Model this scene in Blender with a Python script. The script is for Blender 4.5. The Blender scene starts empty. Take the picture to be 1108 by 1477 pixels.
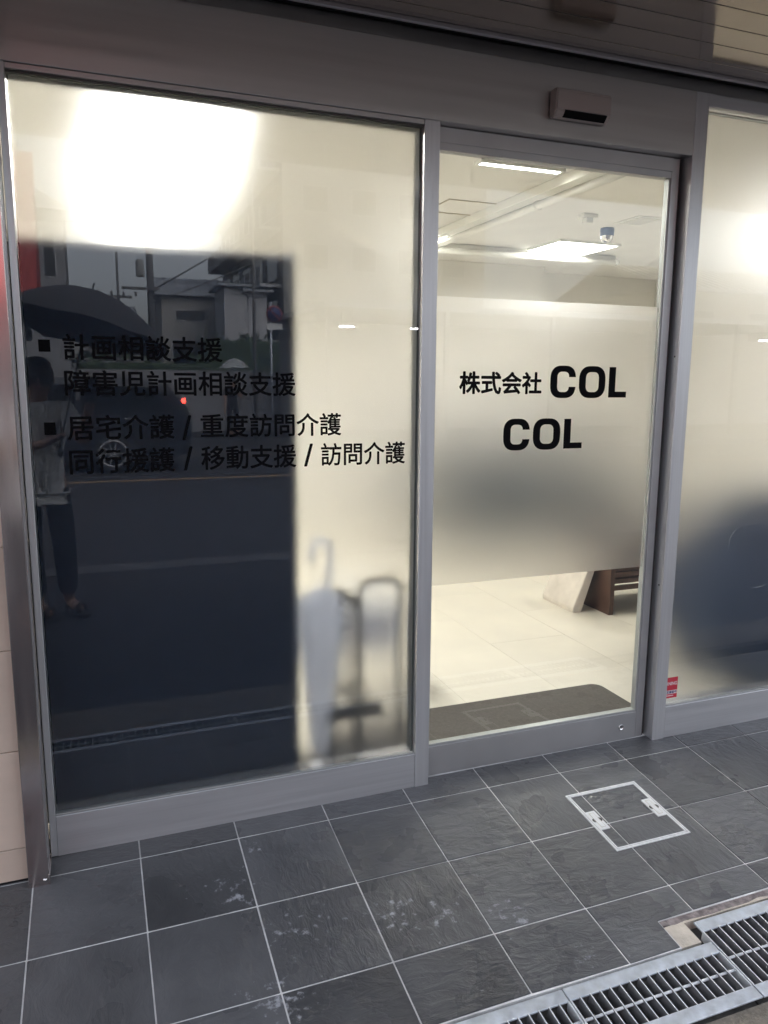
import bpy, bmesh, math, random
from mathutils import Vector, Matrix, Euler
R = math.radians
rnd = random.Random(7)
S = bpy.context.scene
col = S.collection

# ------------------------------------------------------------------ camera, sky, sun, exposure
cd = bpy.data.cameras.new('camera'); cam = bpy.data.objects.new('camera', cd); col.objects.link(cam)
cam.location = (0.23243, -2.27037, 1.44554)
cam.rotation_euler = (1.4040, -0.0077, -0.3596)
cd.sensor_fit = 'HORIZONTAL'; cd.sensor_width = 36.0; cd.lens = 36.0*1109.3/1108.0
cd.clip_start = 0.02; cd.clip_end = 500
S.camera = cam

SUN_EL, SUN_ROT = R(50), R(28)
w = bpy.data.worlds.new('World'); S.world = w; w.use_nodes = True
nt = w.node_tree; bg = nt.nodes['Background']
sky = nt.nodes.new('ShaderNodeTexSky'); sky.sky_type = 'NISHITA'; sky.sun_disc = False
sky.sun_elevation = SUN_EL; sky.sun_rotation = SUN_ROT; sky.air_density = 1.0; sky.dust_density = 4.0; sky.ozone_density = 1.5
hs = nt.nodes.new('ShaderNodeHueSaturation'); hs.inputs['Saturation'].default_value = 0.36
nt.links.new(sky.outputs[0], hs.inputs['Color']); nt.links.new(hs.outputs[0], bg.inputs['Color'])
bg.inputs['Strength'].default_value = 0.15
sd = bpy.data.lights.new('sun', 'SUN'); sun = bpy.data.objects.new('sun', sd); col.objects.link(sun)
sd.energy = 0.5; sd.angle = R(40); sd.color = (1.0, 0.97, 0.93)
# sun_rotation turns clockwise from +Y: direction to the sun
sdir = Vector((math.sin(SUN_ROT)*math.cos(SUN_EL), math.cos(SUN_ROT)*math.cos(SUN_EL), math.sin(SUN_EL)))
sun.rotation_euler = sdir.to_track_quat('Z', 'Y').to_euler(); sun.location = sdir*30
S.view_settings.view_transform = 'Standard'; S.view_settings.look = 'None'
S.view_settings.gamma = 1.0; S.view_settings.exposure = 2.0; S.view_settings.use_curve_mapping = False
LAMP = 9.0

S.cycles.max_bounces = 14; S.cycles.transmission_bounces = 12; S.cycles.transparent_max_bounces = 16
S.cycles.glossy_bounces = 6; S.cycles.diffuse_bounces = 5
S.cycles.sample_clamp_indirect = 6.0; S.cycles.use_denoising = True
S.cycles.caustics_refractive = True; S.cycles.caustics_reflective = False; S.cycles.blur_glossy = 0.5

# ------------------------------------------------------------------ helpers
OFF = {}
def off(p): return OFF.get(p.name, Vector((0, 0, 0))) if p else Vector((0, 0, 0))

def put(name, me, mat=None, parent=None, loc=(0, 0, 0), rot=(0, 0, 0)):
    """link a mesh; loc is a world place when the parent is unturned, else a place in the parent's own frame"""
    o = bpy.data.objects.new(name, me); col.objects.link(o)
    if mat is not None and not me.materials: me.materials.append(mat)
    o.location = Vector(loc) - off(parent); o.rotation_euler = rot
    if parent: o.parent = parent
    OFF[o.name] = Vector(loc) if (parent is None or parent.name in OFF) and tuple(rot) == (0, 0, 0) else Vector((0, 0, 0))
    if parent is not None and parent.get('turned'): o['turned'] = 1; OFF[o.name] = Vector(loc) if tuple(rot) == (0,0,0) else Vector((0,0,0))
    return o

def empty(name, loc=(0, 0, 0), rot=(0, 0, 0)):
    o = bpy.data.objects.new(name, None); col.objects.link(o); o.location = loc; o.rotation_euler = rot
    o.empty_display_size = 0.1
    OFF[o.name] = Vector(loc) if tuple(rot) == (0, 0, 0) else Vector((0, 0, 0))
    return o

def tag(o, label, cat=None, group=None, kind=None):
    if label: o['label'] = label
    if cat: o['category'] = cat
    if group: o['group'] = group
    if kind: o['kind'] = kind
    return o

def from_bm(bm, name, smooth=False):
    me = bpy.data.meshes.new(name)
    bmesh.ops.recalc_face_normals(bm, faces=bm.faces)
    bm.to_mesh(me); bm.free()
    if smooth:
        for p in me.polygons: p.use_smooth = True
    return me

def box_mesh(sx, sy, sz, bev=0.0, seg=1):
    bm = bmesh.new(); bmesh.ops.create_cube(bm, size=1.0)
    for v in bm.verts: v.co.x *= sx; v.co.y *= sy; v.co.z *= sz
    if bev > 0:
        bmesh.ops.bevel(bm, geom=bm.edges[:], offset=min(bev, 0.45*min(sx, sy, sz)), segments=seg, affect='EDGES', profile=0.6)
    return from_bm(bm, 'box')

def box(name, x0, x1, y0, y1, z0, z1, mat, parent=None, bev=0.0015, seg=1):
    return put(name, box_mesh(abs(x1-x0), abs(y1-y0), abs(z1-z0), bev, seg), mat, parent, ((x0+x1)/2, (y0+y1)/2, (z0+z1)/2))

def prism_mesh(pts, axis, a, b, bev=0.0):
    """polygon pts (2-D) pushed along axis 'x','y' or 'z' from a to b"""
    def P(p, t): return (t, p[0], p[1]) if axis == 'x' else (p[0], t, p[1]) if axis == 'y' else (p[0], p[1], t)
    bm = bmesh.new()
    v0 = [bm.verts.new(P(p, a)) for p in pts]; v1 = [bm.verts.new(P(p, b)) for p in pts]
    n = len(pts)
    bm.faces.new(v0); bm.faces.new(v1)
    for i in range(n): bm.faces.new((v0[i], v0[(i+1) % n], v1[(i+1) % n], v1[i]))
    bmesh.ops.recalc_face_normals(bm, faces=bm.faces)
    if bev > 0: bmesh.ops.bevel(bm, geom=bm.edges[:], offset=bev, segments=2, affect='EDGES')
    return from_bm(bm, 'prism')

def ring_mesh(outer, inner, y0, y1):
    """frame between two same-length outlines in x,z, with thickness along y"""
    bm = bmesh.new(); n = len(outer)
    L = [[bm.verts.new((p[0], y, p[1])) for p in pl] for pl in (outer, inner) for y in (y0, y1)]
    for i in range(n):
        j = (i+1) % n
        for a, b in ((0, 1), (2, 3), (0, 2), (1, 3)):
            bm.faces.new((L[a][i], L[a][j], L[b][j], L[b][i]))
    return from_bm(bm, 'ring')

def tube_mesh(pts, r, n=10, cap=True):
    """round tube along points; r is one radius or one per point"""
    pts = [Vector(p) for p in pts]; bm = bmesh.new(); rings = []
    rr = r if isinstance(r, (list, tuple)) else [r]*len(pts)
    up = None
    for i, p in enumerate(pts):
        t = (pts[min(i+1, len(pts)-1)] - pts[max(i-1, 0)]).normalized()
        if up is None:
            up = Vector((0, 0, 1)) if abs(t.z) < 0.9 else Vector((1, 0, 0))
        s = t.cross(up).normalized(); up = s.cross(t).normalized()
        rings.append([bm.verts.new(p + rr[i]*(math.cos(2*math.pi*k/n)*s + math.sin(2*math.pi*k/n)*up)) for k in range(n)])
    for a, b in zip(rings, rings[1:]):
        for k in range(n): bm.faces.new((a[k], a[(k+1) % n], b[(k+1) % n], b[k]))
    if cap: bm.faces.new(rings[0]); bm.faces.new(rings[-1])
    return from_bm(bm, 'tube', True)

def lathe_mesh(prof, n=24):
    """profile of (radius, z)"""
    bm = bmesh.new(); rings = []
    for r, z in prof:
        if r < 1e-6: rings.append([bm.verts.new((0, 0, z))])
        else: rings.append([bm.verts.new((r*math.cos(2*math.pi*k/n), r*math.sin(2*math.pi*k/n), z)) for k in range(n)])
    for a, b in zip(rings, rings[1:]):
        for k in range(n):
            if len(a) == 1 and len(b) == 1: continue
            if len(a) == 1: bm.faces.new((a[0], b[k], b[(k+1) % n]))
            elif len(b) == 1: bm.faces.new((a[k], a[(k+1) % n], b[0]))
            else: bm.faces.new((a[k], a[(k+1) % n], b[(k+1) % n], b[k]))
    return from_bm(bm, 'lathe', True)

def poly_mesh(verts, faces):
    me = bpy.data.meshes.new('poly'); me.from_pydata([tuple(v) for v in verts], [], faces); me.update(); return me

# ------------------------------------------------------------------ materials
M = {}
def mat(name, base=(0.5, 0.5, 0.5), rough=0.5, metal=0.0, spec=0.5, var=0.0, vscale=8.0, bump=0.0, bscale=60.0, stretch=(1, 1, 1),
        rvar=0.0, emit=None, estr=0.0, coat=0.0, rand=0.0):
    m = bpy.data.materials.new(name); m.use_nodes = True; t = m.node_tree; n = t.nodes; b = n['Principled BSDF']
    b.inputs['Base Color'].default_value = (*base, 1); b.inputs['Roughness'].default_value = rough
    b.inputs['Metallic'].default_value = metal; b.inputs['Specular IOR Level'].default_value = spec
    b.inputs['Coat Weight'].default_value = coat
    tc = n.new('ShaderNodeTexCoord'); mp = n.new('ShaderNodeMapping'); mp.inputs['Scale'].default_value = stretch
    t.links.new(tc.outputs['Object'], mp.inputs['Vector'])
    if var or rvar or rand:
        nz = n.new('ShaderNodeTexNoise'); nz.inputs['Scale'].default_value = vscale; nz.inputs['Detail'].default_value = 6
        t.links.new(mp.outputs[0], nz.inputs['Vector'])
        mr = n.new('ShaderNodeMapRange'); mr.inputs['From Min'].default_value = 0.25; mr.inputs['From Max'].default_value = 0.75
        mr.inputs['To Min'].default_value = 1-var; mr.inputs['To Max'].default_value = 1+var
        t.links.new(nz.outputs['Fac'], mr.inputs['Value']); val = mr.outputs[0]
        if rand:
            oi = n.new('ShaderNodeObjectInfo'); m2 = n.new('ShaderNodeMapRange'); m2.inputs['To Min'].default_value = 1-rand; m2.inputs['To Max'].default_value = 1+rand
            t.links.new(oi.outputs['Random'], m2.inputs['Value']); mu = n.new('ShaderNodeMath'); mu.operation = 'MULTIPLY'
            t.links.new(val, mu.inputs[0]); t.links.new(m2.outputs[0], mu.inputs[1]); val = mu.outputs[0]
        vm = n.new('ShaderNodeVectorMath'); vm.operation = 'SCALE'; vm.inputs[0].default_value = base
        t.links.new(val, vm.inputs['Scale']); t.links.new(vm.outputs[0], b.inputs['Base Color'])
        if rvar:
            m3 = n.new('ShaderNodeMapRange'); m3.inputs['From Min'].default_value = 0.3; m3.inputs['From Max'].default_value = 0.7
            m3.inputs['To Min'].default_value = max(0.02, rough-rvar); m3.inputs['To Max'].default_value = rough+rvar
            t.links.new(nz.outputs['Fac'], m3.inputs['Value']); t.links.new(m3.outputs[0], b.inputs['Roughness'])
    if bump:
        nb = n.new('ShaderNodeTexNoise'); nb.inputs['Scale'].default_value = bscale; nb.inputs['Detail'].default_value = 5
        t.links.new(mp.outputs[0], nb.inputs['Vector'])
        bp = n.new('ShaderNodeBump'); bp.inputs['Strength'].default_value = bump; bp.inputs['Distance'].default_value = 0.01
        t.links.new(nb.outputs['Fac'], bp.inputs['Height']); t.links.new(bp.outputs[0], b.inputs['Normal'])
    if emit:
        b.inputs['Emission Color'].default_value = (*emit, 1); b.inputs['Emission Strength'].default_value = estr
    M[name] = m; return m

mat('aluminium', (0.60, 0.60, 0.615), 0.40, 0.75, var=0.07, vscale=4, stretch=(.5, 30, 30), rvar=0.07, bump=0.012, bscale=9)
mat('aluminium_upright', (0.60, 0.60, 0.615), 0.40, 0.75, var=0.07, vscale=4, stretch=(30, 30, .5), rvar=0.07, bump=0.012, bscale=9)
mat('header_metal', (0.55, 0.535, 0.525), 0.36, 0.9, var=0.06, vscale=5, stretch=(0.3, 6, 9), rvar=0.05)
mat('door_metal', (0.48, 0.475, 0.48), 0.36, 0.75, var=0.06, vscale=6, rvar=0.05)
mat('stainless', (0.52, 0.48, 0.47), 0.16, 1.0, var=0.08, vscale=4, stretch=(8, 8, 0.4), rvar=0.05)
mat('dark_gasket', (0.02, 0.02, 0.021), 0.8, spec=0.1)
mat('grey_gasket_shade', (0.13, 0.135, 0.13), 0.9, spec=0.03)  # grey of the pane edge strips that stand in for shadow
mat('bead', (0.42, 0.43, 0.42), 0.35, 0.3)
mat('soffit', (0.27, 0.22, 0.19), 0.11, 0.75, 0.8, var=0.10, vscale=3, stretch=(0.5, 4, 4), bump=0.015, bscale=14, rvar=0.05)
mat('soffit_trim', (0.42, 0.41, 0.43), 0.3, 0.8)
mat('sensor_shell', (0.46, 0.40, 0.38), 0.42, 0.4, var=0.04)
mat('sensor_window', (0.004, 0.004, 0.005), 0.3, spec=0.1)
mat('vinyl_black', (0.004, 0.004, 0.005), 0.8, spec=0.08)
mat('grout', (0.70, 0.69, 0.68), 0.85, var=0.40, vscale=9, bump=0.3, bscale=120)
mat('mortar', (0.62, 0.55, 0.46), 0.9, var=0.22, vscale=14, bump=0.6, bscale=55)
mat('old_mortar', (0.26, 0.22, 0.21), 0.95, var=0.5, vscale=40, bump=0.9, bscale=70)
mat('galvanized', (0.62, 0.66, 0.72), 0.45, 0.5, var=0.22, vscale=28, bump=0.08, bscale=60, rvar=0.10)
mat('galv_dark', (0.20, 0.20, 0.205), 0.8, 0.2, var=0.4, vscale=30)  # darker tone for every face of the grating bars except the top
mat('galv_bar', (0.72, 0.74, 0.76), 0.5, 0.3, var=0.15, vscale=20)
mat('channel', (0.10, 0.095, 0.09), 0.9, var=0.4, vscale=18, bump=0.5, bscale=40)
mat('road', (0.038, 0.038, 0.042), 0.7, spec=0.3, var=0.3, vscale=3, bump=0.3, bscale=160, rvar=0.12)
mat('apron', (0.20, 0.175, 0.14), 0.85, var=0.35, vscale=30, bump=0.5, bscale=150)
mat('gutter_stone', (0.085, 0.085, 0.09), 0.85, var=0.35, vscale=3)
mat('line_orange', (0.32, 0.21, 0.11), 0.7, var=0.2, vscale=20)
mat('white_plastic', (0.80, 0.80, 0.795), 0.45, var=0.12, vscale=30)
mat('slot_dark', (0.03, 0.03, 0.03), 0.6)
mat('wall_tile', (0.62, 0.50, 0.41), 0.45, var=0.10, vscale=2.5, stretch=(1, 1, 3), rvar=0.06, bump=0.03, bscale=30, rand=0.05)
mat('int_wall', (0.80, 0.78, 0.735), 0.8, var=0.03, vscale=2, bump=0.02, bscale=300)
mat('int_ceiling', (0.80, 0.785, 0.75), 0.85, var=0.03, vscale=2.5)
mat('int_floor', (0.79, 0.735, 0.625), 0.35, var=0.06, vscale=3, rvar=0.08, rand=0.02)
mat('joint', (0.52, 0.47, 0.38), 0.8)
mat('doormat', (0.13, 0.115, 0.10), 0.95, var=0.12, vscale=60, bump=0.4, bscale=900)
mat('lamp_frame', (0.8, 0.8, 0.76), 0.5)
mat('lamp_on', (0.9, 0.9, 0.85), 0.5, emit=(1.0, 0.98, 0.945), estr=LAMP)
mat('pvc', (0.80, 0.79, 0.74), 0.35)
mat('cctv', (0.12, 0.17, 0.27), 0.3)
mat('wood', (0.075, 0.036, 0.022), 0.45, var=0.35, vscale=5, stretch=(8, 1, 1), bump=0.1, bscale=20)
mat('foam', (0.70, 0.64, 0.57), 0.6, var=0.12, vscale=12, bump=0.3, bscale=25)
mat('navy_board', (0.008, 0.015, 0.034), 0.8, spec=0.15)
mat('grey_fabric', (0.05, 0.062, 0.075), 0.9, var=0.2, vscale=30)
mat('navy_fabric', (0.011, 0.027, 0.068), 0.85, var=0.2, vscale=30)
mat('umbrella_white', (0.84, 0.86, 0.92), 0.5)
mat('handle_white', (0.80, 0.80, 0.86), 0.3)
mat('stand_black', (0.02, 0.02, 0.022), 0.4)
mat('paper_blue', (0.50, 0.52, 0.66), 0.7)
mat('sticker_red', (0.55, 0.035, 0.06), 0.45, var=0.05)
mat('sticker_white', (0.85, 0.80, 0.80), 0.5)
mat('sticker_blue', (0.03, 0.02, 0.12), 0.5)
mat('chrome', (0.7, 0.7, 0.7), 0.15, 1.0)
mat('skin', (0.42, 0.25, 0.18), 0.55)
mat('hair', (0.012, 0.010, 0.009), 0.5)
mat('shirt', (0.78, 0.78, 0.78), 0.85, bump=0.2, bscale=25)
mat('trousers', (0.020, 0.021, 0.027), 0.9)
mat('sandal', (0.03, 0.025, 0.022), 0.6)
mat('black_cloth', (0.045, 0.045, 0.05), 0.7)
mat('phone', (0.02, 0.02, 0.022), 0.2)
mat('car_paint', (0.018, 0.020, 0.026), 0.15, coat=0.6)
mat('tyre', (0.02, 0.02, 0.02), 0.8)
mat('alloy', (0.30, 0.30, 0.31), 0.4, 0.3)
mat('car_glass', (0.01, 0.012, 0.014), 0.05)
mat('tail_red', (0.5, 0.01, 0.01), 0.3, emit=(1.0, 0.06, 0.04), estr=14.0)
mat('house_wall', (0.32, 0.31, 0.29), 0.8, var=0.10, vscale=1.2)
mat('house_white', (0.42, 0.42, 0.43), 0.75, var=0.08, vscale=1.2, stretch=(5, 5, 0.3))
mat('house_grey', (0.24, 0.24, 0.25), 0.8, var=0.15, vscale=1)
mat('metal_roof', (0.30, 0.32, 0.35), 0.4, 0.3)
mat('window_dark', (0.02, 0.022, 0.026), 0.08)
mat('concrete', (0.28, 0.28, 0.27), 0.85, var=0.12, vscale=3)
mat('pole_grey', (0.13, 0.13, 0.13), 0.8)
mat('red_banner', (0.30, 0.04, 0.036), 0.7, var=0.08, vscale=3)
mat('sign_blue', (0.03, 0.05, 0.15), 0.6)
mat('sign_red', (0.22, 0.04, 0.04), 0.6)
mat('hedge', (0.045, 0.07, 0.035), 0.9, var=0.5, vscale=6, bump=0.8, bscale=8)
mat('tube_lit', (0.9, 0.9, 0.9), 0.5, emit=(1.0, 0.98, 0.95), estr=25.0)

def vinyl_translucent():
    m = M['umbrella_white']; t = m.node_tree; n = t.nodes; b = n['Principled BSDF']; out = n['Material Output']
    tl = n.new('ShaderNodeBsdfTranslucent'); tl.inputs['Color'].default_value = (0.86, 0.88, 0.95, 1)
    mx = n.new('ShaderNodeMixShader'); mx.inputs[0].default_value = 0.55
    t.links.new(b.outputs[0], mx.inputs[1]); t.links.new(tl.outputs[0], mx.inputs[2]); t.links.new(mx.outputs[0], out.inputs['Surface'])
vinyl_translucent()
M['handle_white'] = M['umbrella_white']

def glass_mat(name, tint=(0.97, 0.985, 0.975), gain=1.55):
    m = bpy.data.materials.new(name); m.use_nodes = True; t = m.node_tree; n = t.nodes
    n.remove(n['Principled BSDF']); out = n['Material Output']
    tr = n.new('ShaderNodeBsdfTransparent'); tr.inputs['Color'].default_value = (*tint, 1)
    gl = n.new('ShaderNodeBsdfGlossy'); gl.inputs['Roughness'].default_value = 0.0; gl.inputs['Color'].default_value = (0.95, 0.96, 1.0, 1)
    fr = n.new('ShaderNodeFresnel'); fr.inputs['IOR'].default_value = 1.5
    ge = n.new('ShaderNodeNewGeometry'); inv = n.new('ShaderNodeMath'); inv.operation = 'SUBTRACT'; inv.inputs[0].default_value = gain
    sc = n.new('ShaderNodeMath'); sc.operation = 'MULTIPLY'; sc.inputs[1].default_value = gain
    t.links.new(ge.outputs['Backfacing'], sc.inputs[0]); t.links.new(sc.outputs[0], inv.inputs[1])
    mu = n.new('ShaderNodeMath'); mu.operation = 'MULTIPLY'; mu.use_clamp = True
    t.links.new(fr.outputs[0], mu.inputs[0]); t.links.new(inv.outputs[0], mu.inputs[1])
    mx = n.new('ShaderNodeMixShader'); t.links.new(mu.outputs[0], mx.inputs[0]); t.links.new(tr.outputs[0], mx.inputs[1]); t.links.new(gl.outputs[0], mx.inputs[2])
    t.links.new(mx.outputs[0], out.inputs['Surface']); M[name] = m; return m
glass_mat('glass')

def film_mat(name, rough=0.47, ior=1.3, haze=0.006):
    m = bpy.data.materials.new(name); m.use_nodes = True; t = m.node_tree; n = t.nodes
    n.remove(n['Principled BSDF']); out = n['Material Output']
    rf = n.new('ShaderNodeBsdfRefraction'); rf.inputs['Color'].default_value = (0.965, 0.958, 0.955, 1)
    rf.distribution = 'BECKMANN'; rf.inputs['Roughness'].default_value = rough; rf.inputs['IOR'].default_value = ior
    tl = n.new('ShaderNodeBsdfTranslucent'); tl.inputs['Color'].default_value = (0.9, 0.9, 0.88, 1)
    mx = n.new('ShaderNodeMixShader'); mx.inputs[0].default_value = haze
    df = n.new('ShaderNodeBsdfDiffuse'); df.inputs['Color'].default_value = (0.62, 0.74, 0.95, 1); m2 = n.new('ShaderNodeMixShader'); m2.inputs[0].default_value = 0.012
    t.links.new(rf.outputs[0], mx.inputs[1]); t.links.new(tl.outputs[0], mx.inputs[2])
    t.links.new(mx.outputs[0], m2.inputs[1]); t.links.new(df.outputs[0], m2.inputs[2]); t.links.new(m2.outputs[0], out.inputs['Surface'])
    M[name] = m; return m
film_mat('frosted_film')

def slate_mat():
    m = mat('slate', (0.052, 0.053, 0.057), 0.42); t = m.node_tree; n = t.nodes; b = n['Principled BSDF']
    tc = n.new('ShaderNodeTexCoord'); oi = n.new('ShaderNodeObjectInfo')
    ge = n.new('ShaderNodeNewGeometry')
    # riven relief: a different piece of the noise field for each tile
    ad = n.new('ShaderNodeVectorMath'); ad.operation = 'ADD'; cb = n.new('ShaderNodeCombineXYZ')
    mu = n.new('ShaderNodeMath'); mu.operation = 'MULTIPLY'; mu.inputs[1].default_value = 37.0
    t.links.new(oi.outputs['Random'], mu.inputs[0]); t.links.new(mu.outputs[0], cb.inputs[2]); t.links.new(mu.outputs[0], cb.inputs[0])
    t.links.new(tc.outputs['Object'], ad.inputs[0]); t.links.new(cb.outputs[0], ad.inputs[1])
    mp = n.new('ShaderNodeMapping'); mp.inputs['Rotation'].default_value = (0, 0, 0.6); mp.inputs['Scale'].default_value = (1.0, 2.2, 1)
    t.links.new(ad.outputs[0], mp.inputs['Vector'])
    n1 = n.new('ShaderNodeTexNoise'); n1.inputs['Scale'].default_value = 14; n1.inputs['Detail'].default_value = 9; n1.inputs['Roughness'].default_value = 0.58; n1.inputs['Distortion'].default_value = 0.6
    t.links.new(mp.outputs[0], n1.inputs['Vector'])
    n2 = n.new('ShaderNodeTexNoise'); n2.inputs['Scale'].default_value = 5; n2.inputs['Detail'].default_value = 4
    t.links.new(ad.outputs[0], n2.inputs['Vector'])
    bp = n.new('ShaderNodeBump'); bp.inputs['Strength'].default_value = 0.52; bp.inputs['Distance'].default_value = 0.013
    t.links.new(n1.outputs['Fac'], bp.inputs['Height']); t.links.new(bp.outputs[0], b.inputs['Normal'])
    # tone per tile and across it
    m1 = n.new('ShaderNodeMapRange'); m1.inputs['To Min'].default_value = 0.80; m1.inputs['To Max'].default_value = 1.25
    t.links.new(oi.outputs['Random'], m1.inputs['Value'])
    m2 = n.new('ShaderNodeMapRange'); m2.inputs['From Min'].default_value = 0.3; m2.inputs['From Max'].default_value = 0.7; m2.inputs['To Min'].default_value = 0.8; m2.inputs['To Max'].default_value = 1.2
    t.links.new(n2.outputs['Fac'], m2.inputs['Value'])
    mm = n.new('ShaderNodeMath'); mm.operation = 'MULTIPLY'; t.links.new(m1.outputs[0], mm.inputs[0]); t.links.new(m2.outputs[0], mm.inputs[1])
    vs = n.new('ShaderNodeVectorMath'); vs.operation = 'SCALE'; vs.inputs[0].default_value = (0.097, 0.098, 0.103); t.links.new(mm.outputs[0], vs.inputs['Scale'])
    # white lime splashes, thick round a few places on the pavement
    ns = n.new('ShaderNodeTexNoise'); ns.inputs['Scale'].default_value = 42; ns.inputs['Detail'].default_value = 7; ns.inputs['Roughness'].default_value = 0.62
    t.links.new(ge.outputs['Position'], ns.inputs['Vector'])
    nl = n.new('ShaderNodeTexNoise'); nl.inputs['Scale'].default_value = 9; nl.inputs['Detail'].default_value = 3
    t.links.new(ge.outputs['Position'], nl.inputs['Vector'])
    acc = None
    for (cx, cy, r) in ((0.72, -0.42, 0.20), (0.95, -0.47, 0.20), (0.63, -0.06, 0.055), (0.55, -0.23, 0.13), (1.25, -0.55, 0.16), (1.12, -0.50, 0.14), (0.62, -0.62, 0.16), (1.42, -0.74, 0.10)):
        ds = n.new('ShaderNodeVectorMath'); ds.operation = 'DISTANCE'; ds.inputs[1].default_value = (cx, cy, cy*0.109)
        t.links.new(ge.outputs['Position'], ds.inputs[0])
        mr = n.new('ShaderNodeMapRange'); mr.inputs['From Min'].default_value = r; mr.inputs['From Max'].default_value = 0.0
        t.links.new(ds.outputs['Value'], mr.inputs['Value'])
        if acc is None: acc = mr.outputs[0]
        else:
            mxm = n.new('ShaderNodeMath'); mxm.operation = 'MAXIMUM'; t.links.new(acc, mxm.inputs[0]); t.links.new(mr.outputs[0], mxm.inputs[1]); acc = mxm.outputs[0]
    a1 = n.new('ShaderNodeMath'); a1.operation = 'MULTIPLY_ADD'; a1.inputs[1].default_value = 0.20; t.links.new(acc, a1.inputs[0]); t.links.new(ns.outputs['Fac'], a1.inputs[2])
    a2 = n.new('ShaderNodeMath'); a2.operation = 'MULTIPLY_ADD'; a2.inputs[1].default_value = 0.30; t.links.new(nl.outputs['Fac'], a2.inputs[0]); t.links.new(a1.outputs[0], a2.inputs[2])
    th = n.new('ShaderNodeMapRange'); th.inputs['From Min'].default_value = 0.86; th.inputs['From Max'].default_value = 0.985; t.links.new(a2.outputs[0], th.inputs['Value'])
    mc = n.new('ShaderNodeMixRGB'); mc.inputs[2].default_value = (0.40, 0.41, 0.44, 1); t.links.new(th.outputs[0], mc.inputs[0]); t.links.new(vs.outputs[0], mc.inputs[1])
    t.links.new(mc.outputs[0], b.inputs['Base Color'])
    m4 = n.new('ShaderNodeMapRange'); m4.inputs['From Min'].default_value = 0.3; m4.inputs['From Max'].default_value = 0.7; m4.inputs['To Min'].default_value = 0.22; m4.inputs['To Max'].default_value = 0.38
    t.links.new(n2.outputs['Fac'], m4.inputs['Value']); t.links.new(m4.outputs[0], b.inputs['Roughness'])
slate_mat()

# ------------------------------------------------------------------ pavement (falls towards the road)
SA, SB = 0.1094, 0.0055
SLOPE = (math.atan(SA), -math.atan(SB), 0)
def zf(x, y): return SA*y + SB*x
def sl(u):                                   # y on plan -> y along the slope
    return u*math.hypot(1, SA)
pave = put('pavement', box_mesh(6.0, 1.02, 0.03), M['grout'], None, (0, 0, 0), SLOPE)
pave.data.transform(Matrix.Translation((1.5, -0.24, -0.0165)))
tag(pave, None, None, None, 'structure'); OFF[pave.name] = Vector((0, 0, 0))
# cut the bed short of the drain: keep it to y -0.70 on the right, -0.80 on the left
bm = bmesh.new(); bm.from_mesh(pave.data); bm.free()
pave.data.clear_geometry()
me = prism_mesh([(-1.5, 0.14), (-1.5, -0.805), (1.672, -0.805), (1.672, -0.708), (4.5, -0.694), (4.5, 0.14)], 'z', -0.03, -0.0015)
pave.data = me; me.materials.append(M['grout'])

G = 0.0022                                   # half a joint
def tile_piece(pts):
    cx = sum(p[0] for p in pts)/len(pts); cy = sum(p[1] for p in pts)/len(pts)
    m_ = prism_mesh([(p[0]-cx, p[1]-cy) for p in pts], 'z', -0.009, 0.0, 0.0012)
    o = put('floor_tile', m_, M['slate'], None, (0, 0, 0)); o.parent = pave
    o.location = (cx, cy, rnd.uniform(0, 0.0012)); o.rotation_euler = (rnd.uniform(-.0012, .0012), rnd.uniform(-.0012, .0012), 0)
    return o
full = None
for i in range(-4, 13):
    xa, xb = i*0.3+G, (i+1)*0.3-G
    ylist = [(0.12, 0.0), (0.0, -0.3), (-0.3, -0.6)]
    for (ya, yb) in ylist:
        j = rnd.uniform(-0.0006, 0.0006)
        if ya > 0: tile_piece([(xa, ya), (xb, ya), (xb, yb+G), (xa, yb+G)])
        else:
            if full is None:
                full = tile_piece([(xa, ya-G), (xb, ya-G), (xb, yb+G), (xa, yb+G)])
            else:
                o = full.copy(); col.objects.link(o); o.location = ((xa+xb)/2+j, (ya+yb)/2+j, rnd.uniform(0, 0.0012))
                o.rotation_euler = (rnd.uniform(-.0012, .0012), rnd.uniform(-.0012, .0012), rnd.choice((0, 1, 2, 3))*math.pi/2)
    if xb < 1.6: tile_piece([(xa, -0.6-G), (xb, -0.6-G), (xb, -0.802+rnd.uniform(-.003, .003)), (xa, -0.802+rnd.uniform(-.003, .003))])
    elif xa < 1.6: tile_piece([(xa, -0.6-G), (xb, -0.6-G), (xb, -0.703), (1.670, -0.705), (1.668, -0.801), (xa, -0.803)])
    else: tile_piece([(xa, -0.6-G), (xb, -0.6-G), (xb, -0.703+0.005*(xb-1.7)), (xa, -0.703+0.005*(xa-1.7))])

# mortar bed round the wide grating, old chipped mortar line
mb = put('mortar_strip', prism_mesh([(1.672, -0.728), (1.672, -0.803), (1.7415, -0.803), (1.7415, -0.7325), (4.4, -0.7325), (4.4, -0.712), (1.9, -0.722)], 'z', -0.06, -0.004), M['mortar'], None, (0, 0, 0), SLOPE)
tag(mb, None, None, None, 'structure')
pts = []; 
for k in range(61): pts.append((1.672+k*2.7/60, -0.706+0.0045*k/60*2.7+rnd.uniform(-.002, .002)))
for k in range(60, -1, -1): pts.append((1.672+k*2.7/60, -0.7275+0.006*k/60*2.7+rnd.uniform(-.004, .006)))
om = put('old_mortar_edge', prism_mesh(pts, 'z', -0.05, -0.003), M['old_mortar'], None, (0, 0, 0), SLOPE)
tag(om, None, None, None, 'structure')

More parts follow.
